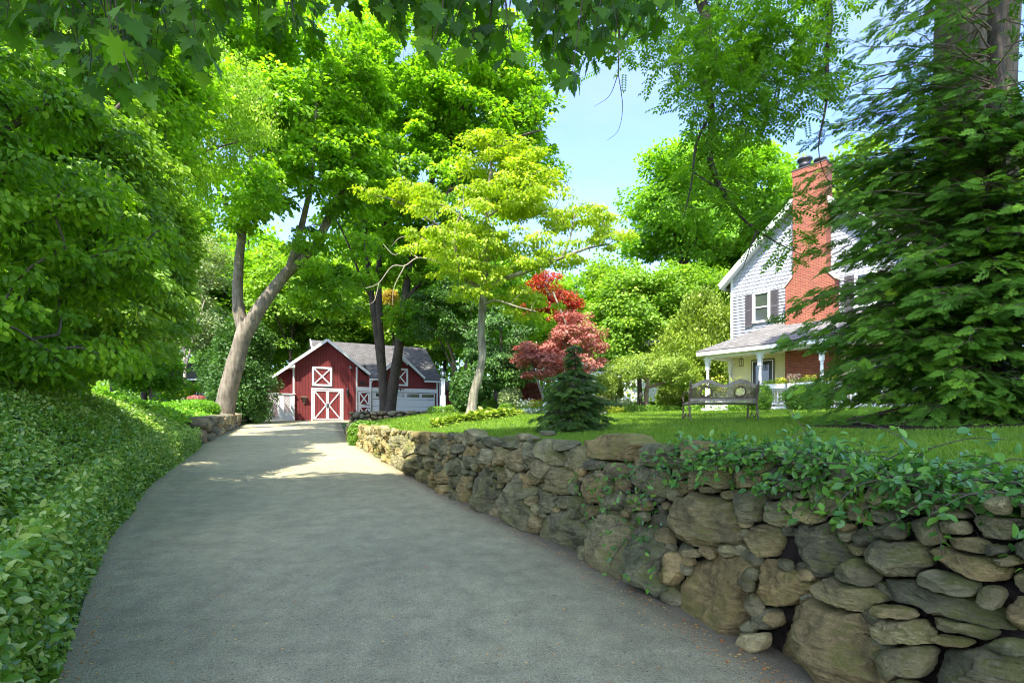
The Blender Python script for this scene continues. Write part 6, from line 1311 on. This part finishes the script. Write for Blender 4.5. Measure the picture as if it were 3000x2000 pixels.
m.box(-HW+.02, HW-.02, -.012, .012, .525, .545)
for x in (-HW+.035, HW-.035): m.bar((x, yb(.54), .54), (x, yb(.80), .80), .03, .014)
m.build('lattice_panel', M['iron'], bench)
for (mx_, mz_) in med:
    m = MB(); ring = [(mx_+.12*math.cos(a), yb(mz_+.12*math.sin(a)), mz_+.12*math.sin(a)) for a in np.linspace(0, 2*math.pi, 25)]; m.tube(ring, [.016]*25, 8, False)
    for sg in (-1, 1): m.tube(spline([(mx_+sg*.005, yb(.56), .555), (mx_+sg*.05, yb(.585), .590), (mx_+sg*.075, yb(.57), .572), (mx_+sg*.055, yb(.56), .558)], 12), [.012]*12, 6); m.tube(spline([(mx_+sg*.01, yb(.76), .765), (mx_+sg*.045, yb(.75), .745), (mx_+sg*.03, yb(.72), .728)], 8), [.009]*8, 6)
    m.build('medallion', M['iron'], bench)
# ------------------------------------------------------------------ clipped hedges, shrubs and flower beds
def leafbox(name, label, cat, c, half, n, size, mat, rz=0, round_=.35, group=None, base=None):
    """clipped shrub: twiggy core and a dense skin of small leaves over a rounded box"""
    c = np.array(c, float); root = empty(name, c, label, cat, group, rz)
    d = rand_dirs(n); pw = 2/(1-.8*(1-round_)); k = (np.abs(d)**pw).sum(1)**(-1/pw); P_ = d*k[:, None]
    g = vnoise(P_*3.5+c, 5); P_ = P_*(rng.uniform(.82, 1.03, n)+.07*(g-.5))[:, None]*np.array(half); P_[:, 2] += half[2]; N_ = unit(d+rand_dirs(n)*.8+(0, 0, .2))
    V_, fg, t = leaf_arrays(P_, unit(rand_dirs(n)+(0, 0, .3)), N_, size*rng.uniform(.7, 1.3, n), KITE, .5*vnoise(P_*4, 3)+.6*rng.uniform(0, 1, n)-.05)
    mesh_np('foliage', V_, fg, mat, root, tint=t)
    tb = TB()
    for q in range(26):
        e = rand_dirs(1)[0]*np.array(half)*.85; e[2] = abs(e[2])+half[2]*.7; tb.add(spline([(e[0]*.15, e[1]*.15, -.05), (e[0]*.6, e[1]*.5, e[2]*.45), e], 7), np.linspace(.018, .005, 7), 5)
    o = tb.build('stem', M['bark_dark'], root, None); return root
def gpt(x, Y): p = at(x, 976, Y); p[2] = float(zground(p[0], Y)); return p
def lb_px(name, label, cat, x, ytop, ybot, wpx, Y, dep, n, size, mat, **k):
    b = at(x, ybot, Y); h = (ybot-ytop)/F*Y; return leafbox(name, label, cat, b-(0, 0, .03), (wpx/F*Y/2, dep/2, h/2), n, size, mat, **k)
gh = 'clipped hedges round the lawn'
lb_px('box_hedge', 'clipped dark box hedge left of the lamp post', 'hedge', 1006, 933, 966, 44, 30.6, .9, 5000, .07, M['box'], group=gh, round_=.15)
lb_px('box_hedge', 'clipped box hedge just right of the lamp post', 'hedge', 1046, 930, 958, 46, 30.8, .9, 5000, .07, M['box'], group=gh, round_=.15)
lb_px('box_ball', 'round clipped box ball right of the dogwood at the flower bed', 'shrub', 1162, 926, 952, 34, 25, .7, 4500, .05, M['box'], group=gh, round_=.5)
lb_px('box_ball', 'low clipped box mound behind the hostas', 'shrub', 1110, 932, 950, 30, 27, .7, 3000, .05, M['box'], group=gh, round_=.5)
lb_px('box_ball', 'dark rounded shrub behind the low box mound', 'shrub', 1124, 916, 940, 32, 28, .8, 3000, .06, M['box'], group=gh, round_=.6)
lb_px('low_hedge', 'long low clipped hedge under the crabapple', 'hedge', 1496, 930, 949, 120, 27.2, .8, 9000, .055, M['box'], group=gh, round_=.1)
lb_px('low_hedge', 'sunlit yellow green end of the low hedge left of the crabapple', 'hedge', 1405, 932, 950, 50, 26.8, .8, 4500, .06, M['gold'], group=gh, round_=.1)  # sun on this end of the hedge is put in as golden leaf colour
lb_px('low_hedge', 'low hedge between the bench and the porch steps', 'hedge', 1600, 930, 946, 60, 26.5, .8, 5000, .055, M['box'], group=gh, round_=.1)
lb_px('round_hedge', 'rounded privet bush in front of the porch railing', 'shrub', 1855, 882, 943, 82, 19.6, 1.3, 12000, .055, M['box'], group=gh, round_=.35)
lb_px('privet_bush', 'narrow green bush beside the bench end against the porch post', 'shrub', 1750, 884, 942, 34, 20.5, .7, 6000, .055, M['box'], group=gh, round_=.4)
lb_px('foundation_shrub', 'low dark shrubs along the porch base behind the bench', 'shrub', 1716, 922, 945, 80, 21.5, .8, 6000, .06, M['box'], round_=.4)
lb_px('golden_hedge', 'golden yellow clipped hedge in front of the shed', 'hedge', 410, 878, 910, 58, 33, 1., 7000, .09, M['gold'], round_=.2)
lb_px('barberry_shrub', 'dusty pink barberry right of the golden hedge', 'shrub', 452, 908, 930, 38, 31, .8, 3000, .08, M['pink'], round_=.6)
lb_px('clipped_yew', 'long clipped yew mound on the bank above the low stone wall', 'shrub', 440, 918, 968, 110, 25, 1.6, 14000, .08, M['cover'], round_=.5)
lb_px('leafy_shrub', 'sunlit leafy shrub growing over the far end of the stone wall', 'shrub', 838, 966, 1040, 66, 17.6, 1.1, 9000, .075, M['box'], round_=.6)
lb_px('leafy_shrub', 'low green tangle trailing onto the wall beside the leafy shrub', 'shrub', 882, 978, 1012, 54, 16.0, .7, 4000, .06, M['cover'], round_=.7)
lb_px('grey_shrub', 'soft grey green shrub between the box ball and the pink maple', 'shrub', 1172, 886, 945, 54, 26.5, 1.2, 6000, .10, M['grey_shrub'], round_=.8)
lb_px('rhododendron', 'broad dark rhododendron behind the dogwood trunk', 'shrub', 1080, 850, 945, 90, 29, 1.6, 8000, .15, M['dark'], round_=.8)
lb_px('rhododendron', 'deep green shrub behind the plum maples', 'shrub', 1200, 850, 940, 70, 29.5, 1.6, 6000, .15, M['dark'], round_=.8)
lb_px('purple_shrub', 'dark purple leaved shrub under the pink maples', 'shrub', 1222, 880, 944, 46, 26.8, 1.2, 5000, .08, M['purple'], round_=.7)
lb_px('leafy_shrub', 'pale green flowering shrub left of the crabapple trunk', 'shrub', 1400, 860, 938, 60, 29.5, 1.4, 6000, .11, M['olive'], round_=.8)
lb_px('leafy_shrub', 'large pale shrub right of the crabapple trunk behind the low hedge', 'shrub', 1560, 880, 938, 100, 30, 1.6, 8000, .12, M['olive'], round_=.8)
lb_px('leafy_shrub', 'yellow green shrub against the far end of the porch', 'shrub', 1590, 860, 930, 60, 29, 1.4, 6000, .10, M['cedar'], round_=.8)
lb_px('leafy_shrub', 'dark shrub at the left foot of the lattice gate', 'shrub', 585, 905, 968, 50, 34, 1., 6000, .11, M['dark'], round_=.6)
# hostas round the dogwood
gp = 'hostas round the foot of the dogwood'
HM = (np.array([(0, 0, 0), (.35, .24, .14), (.75, .19, .14), (1, 0, -.02), (.75, -.19, .14), (.35, -.24, .14), (.4, 0, .08), (.75, 0, .10)]), [(0, 6, 1, 1), (6, 7, 2, 1), (7, 3, 2, 2), (0, 5, 6, 6), (6, 5, 4, 7), (7, 4, 3, 3)])
hp = [(1006, 15.2, .40, 'hosta'), (1036, 16.2, .42, 'hosta'), (1062, 17.0, .46, 'hosta'), (1092, 17.2, .45, 'hosta'), (1118, 17.6, .50, 'hosta'), (1142, 17.8, .50, 'hosta'), (1168, 18.6, .46, 'hosta'), (1080, 18.6, .44, 'hosta'), (1190, 20.5, .40, 'hosta'), (1110, 19.4, .50, 'hosta'), (1140, 20.2, .50, 'hosta')]
hl_ = ['leftmost small hosta of the bed before the box hedges', 'second hosta from the left before the dogwood', 'hosta left of the dogwood trunk', 'hosta at the front of the dogwood trunk', 'large hosta right of the dogwood trunk', 'large yellow hosta at the right of the bed front', 'hosta before the round box ball', 'hosta behind the trunk on the left', 'rightmost low hosta beyond the box ball', 'tall hosta behind the trunk on the right', 'hosta in the back row near the box ball']
for (x, Y, s_, mk), lab in zip(hp, hl_):
    p = gpt(x, Y); n = 95; a = rng.uniform(0, 6.28, n); el_ = rng.uniform(.15, 1.2, n); D_ = np.stack([np.cos(a)*np.cos(el_), np.sin(a)*np.cos(el_), np.sin(el_)*.8], -1)
    P_ = D_*s_*.45*rng.uniform(.2, 1, n)[:, None]+np.array((0, 0, .03)); V_, fg, t = leaf_arrays(P_, unit(D_+np.array((0, 0, -.35))), unit(np.array((0, 0, 1.))+rand_dirs(n)*.2), s_*rng.uniform(.42, .68, n), HM, rng.uniform(0, 1, n))
    o = mesh_np('hosta', V_, fg, M[mk], tint=t); o.location = tuple(p); tag(o, lab, 'hosta', gp)
# flowers at the bed end and the white blobs behind the sapling
def posy(name, label, x, Y, w_, h_, mat, n=500, green='bright'):
    p = gpt(x, Y); root = empty(name, p, label, 'flowers'); P_ = np.stack([rng.normal(size=n)*w_*.4, rng.normal(size=n)*.25, rng.uniform(0, h_, n)], -1); V_, fg, t = leaf_arrays(P_, unit(rand_dirs(n)+(0, 0, .6)), rand_dirs(n), .09, KITE, rng.uniform(0, 1, n)); mesh_np('foliage', V_, fg, M[green], root, tint=t)
    k = n//3; P_ = np.stack([rng.normal(size=k)*w_*.4, rng.normal(size=k)*.25-.1, h_*rng.uniform(.6, 1.15, k)], -1); V_, fg, t = leaf_arrays(P_, rand_dirs(k), unit(rand_dirs(k)+(0, -.6, .4)), .08, KITE, rng.uniform(0, 1, k)); mesh_np('flowers', V_, fg, M[mat], root, tint=t)
posy('flower_clump', 'orange flowers at the end of the bed left of the hemlock sapling', 1234, 24.5, .7, .6, 'orange'); posy('flower_clump', 'white and pink flowers behind the silver hostas', 1210, 25.2, .6, .6, 'flower_white'); posy('flower_clump', 'pink edging flowers near the stone ring', 1250, 23.5, .5, .25, 'flower_pink')
posy('flower_clump', 'pink flowers in the border behind the hemlock sapling', 1378, 28, .9, .8, 'flower_pink'); posy('flower_clump', 'pale flowering plant by the low hedge left of the crabapple trunk', 1432, 28.2, .5, .7, 'flower_white'); posy('flower_clump', 'yellow flowers beside the porch steps seen over the bench', 1655, 23.2, 1.2, 1.35, 'flower_yellow')
# silver plants on the bed edge
posy('silver_plant', 'low silvery leaved plants on the bed edge', 1210, 22.5, 1.1, .22, 'flower_white', 700, 'grey_shrub')
p = gpt(1262, 23.2); m = MB(); m.tube([(.28*math.cos(a), .05*math.sin(a*2), .28+.28*math.sin(a)) for a in np.linspace(0, 6.28, 22)], [.055]*22, 8, False); o = m.build('stone_ring', M['flower_white'] if False else M['white_dirty'], loc=p); tag(o, 'pale stone ring ornament at the corner of the flower bed', 'ornament')
p = at(1472, 930, 27.9); m = MB(); m.tube([(0, 0, -.6), (0, 0, .35)], [.015, .015], 6); m.lathe(0, 0, [(.08, .35), (.09, .5), (.16, .52), (.02, .66)], 10); o = m.build('bird_feeder', M['oldwood'], loc=p); tag(o, 'small bird feeder on a thin pole behind the low hedge', 'bird feeder')
# paved terrace seen behind the sapling
pp = [at(1335, 955, 24.5), at(1392, 955, 24.5), at(1400, 948, 28), at(1330, 948, 28)]; m = MB(); m.prism([(p[0], p[1], float(zground(p[0], p[1]))+.03) for p in pp], (0, 0, .06)); o = m.build('terrace', M['white_dirty']); tag(o, 'pale paved terrace behind the hemlock sapling', None, None, 'structure')
# iris blades
p = gpt(1420, 27.9); n = 160; P_ = np.stack([rng.normal(size=n)*.45, rng.normal(size=n)*.15, np.zeros(n)], -1); V_, fg, t = leaf_arrays(P_, unit(rand_dirs(n)*.25+np.array((0, 0, 1.))), rand_dirs(n), .75, (BLADE[0]*(1, .6, 1), BLADE[1]), rng.uniform(0, 1, n)); o = mesh_np('iris', V_, fg, M['grey_shrub'], tint=t); o.location = tuple(p); tag(o, 'clump of upright iris blades behind the yellow end of the low hedge', 'plant')
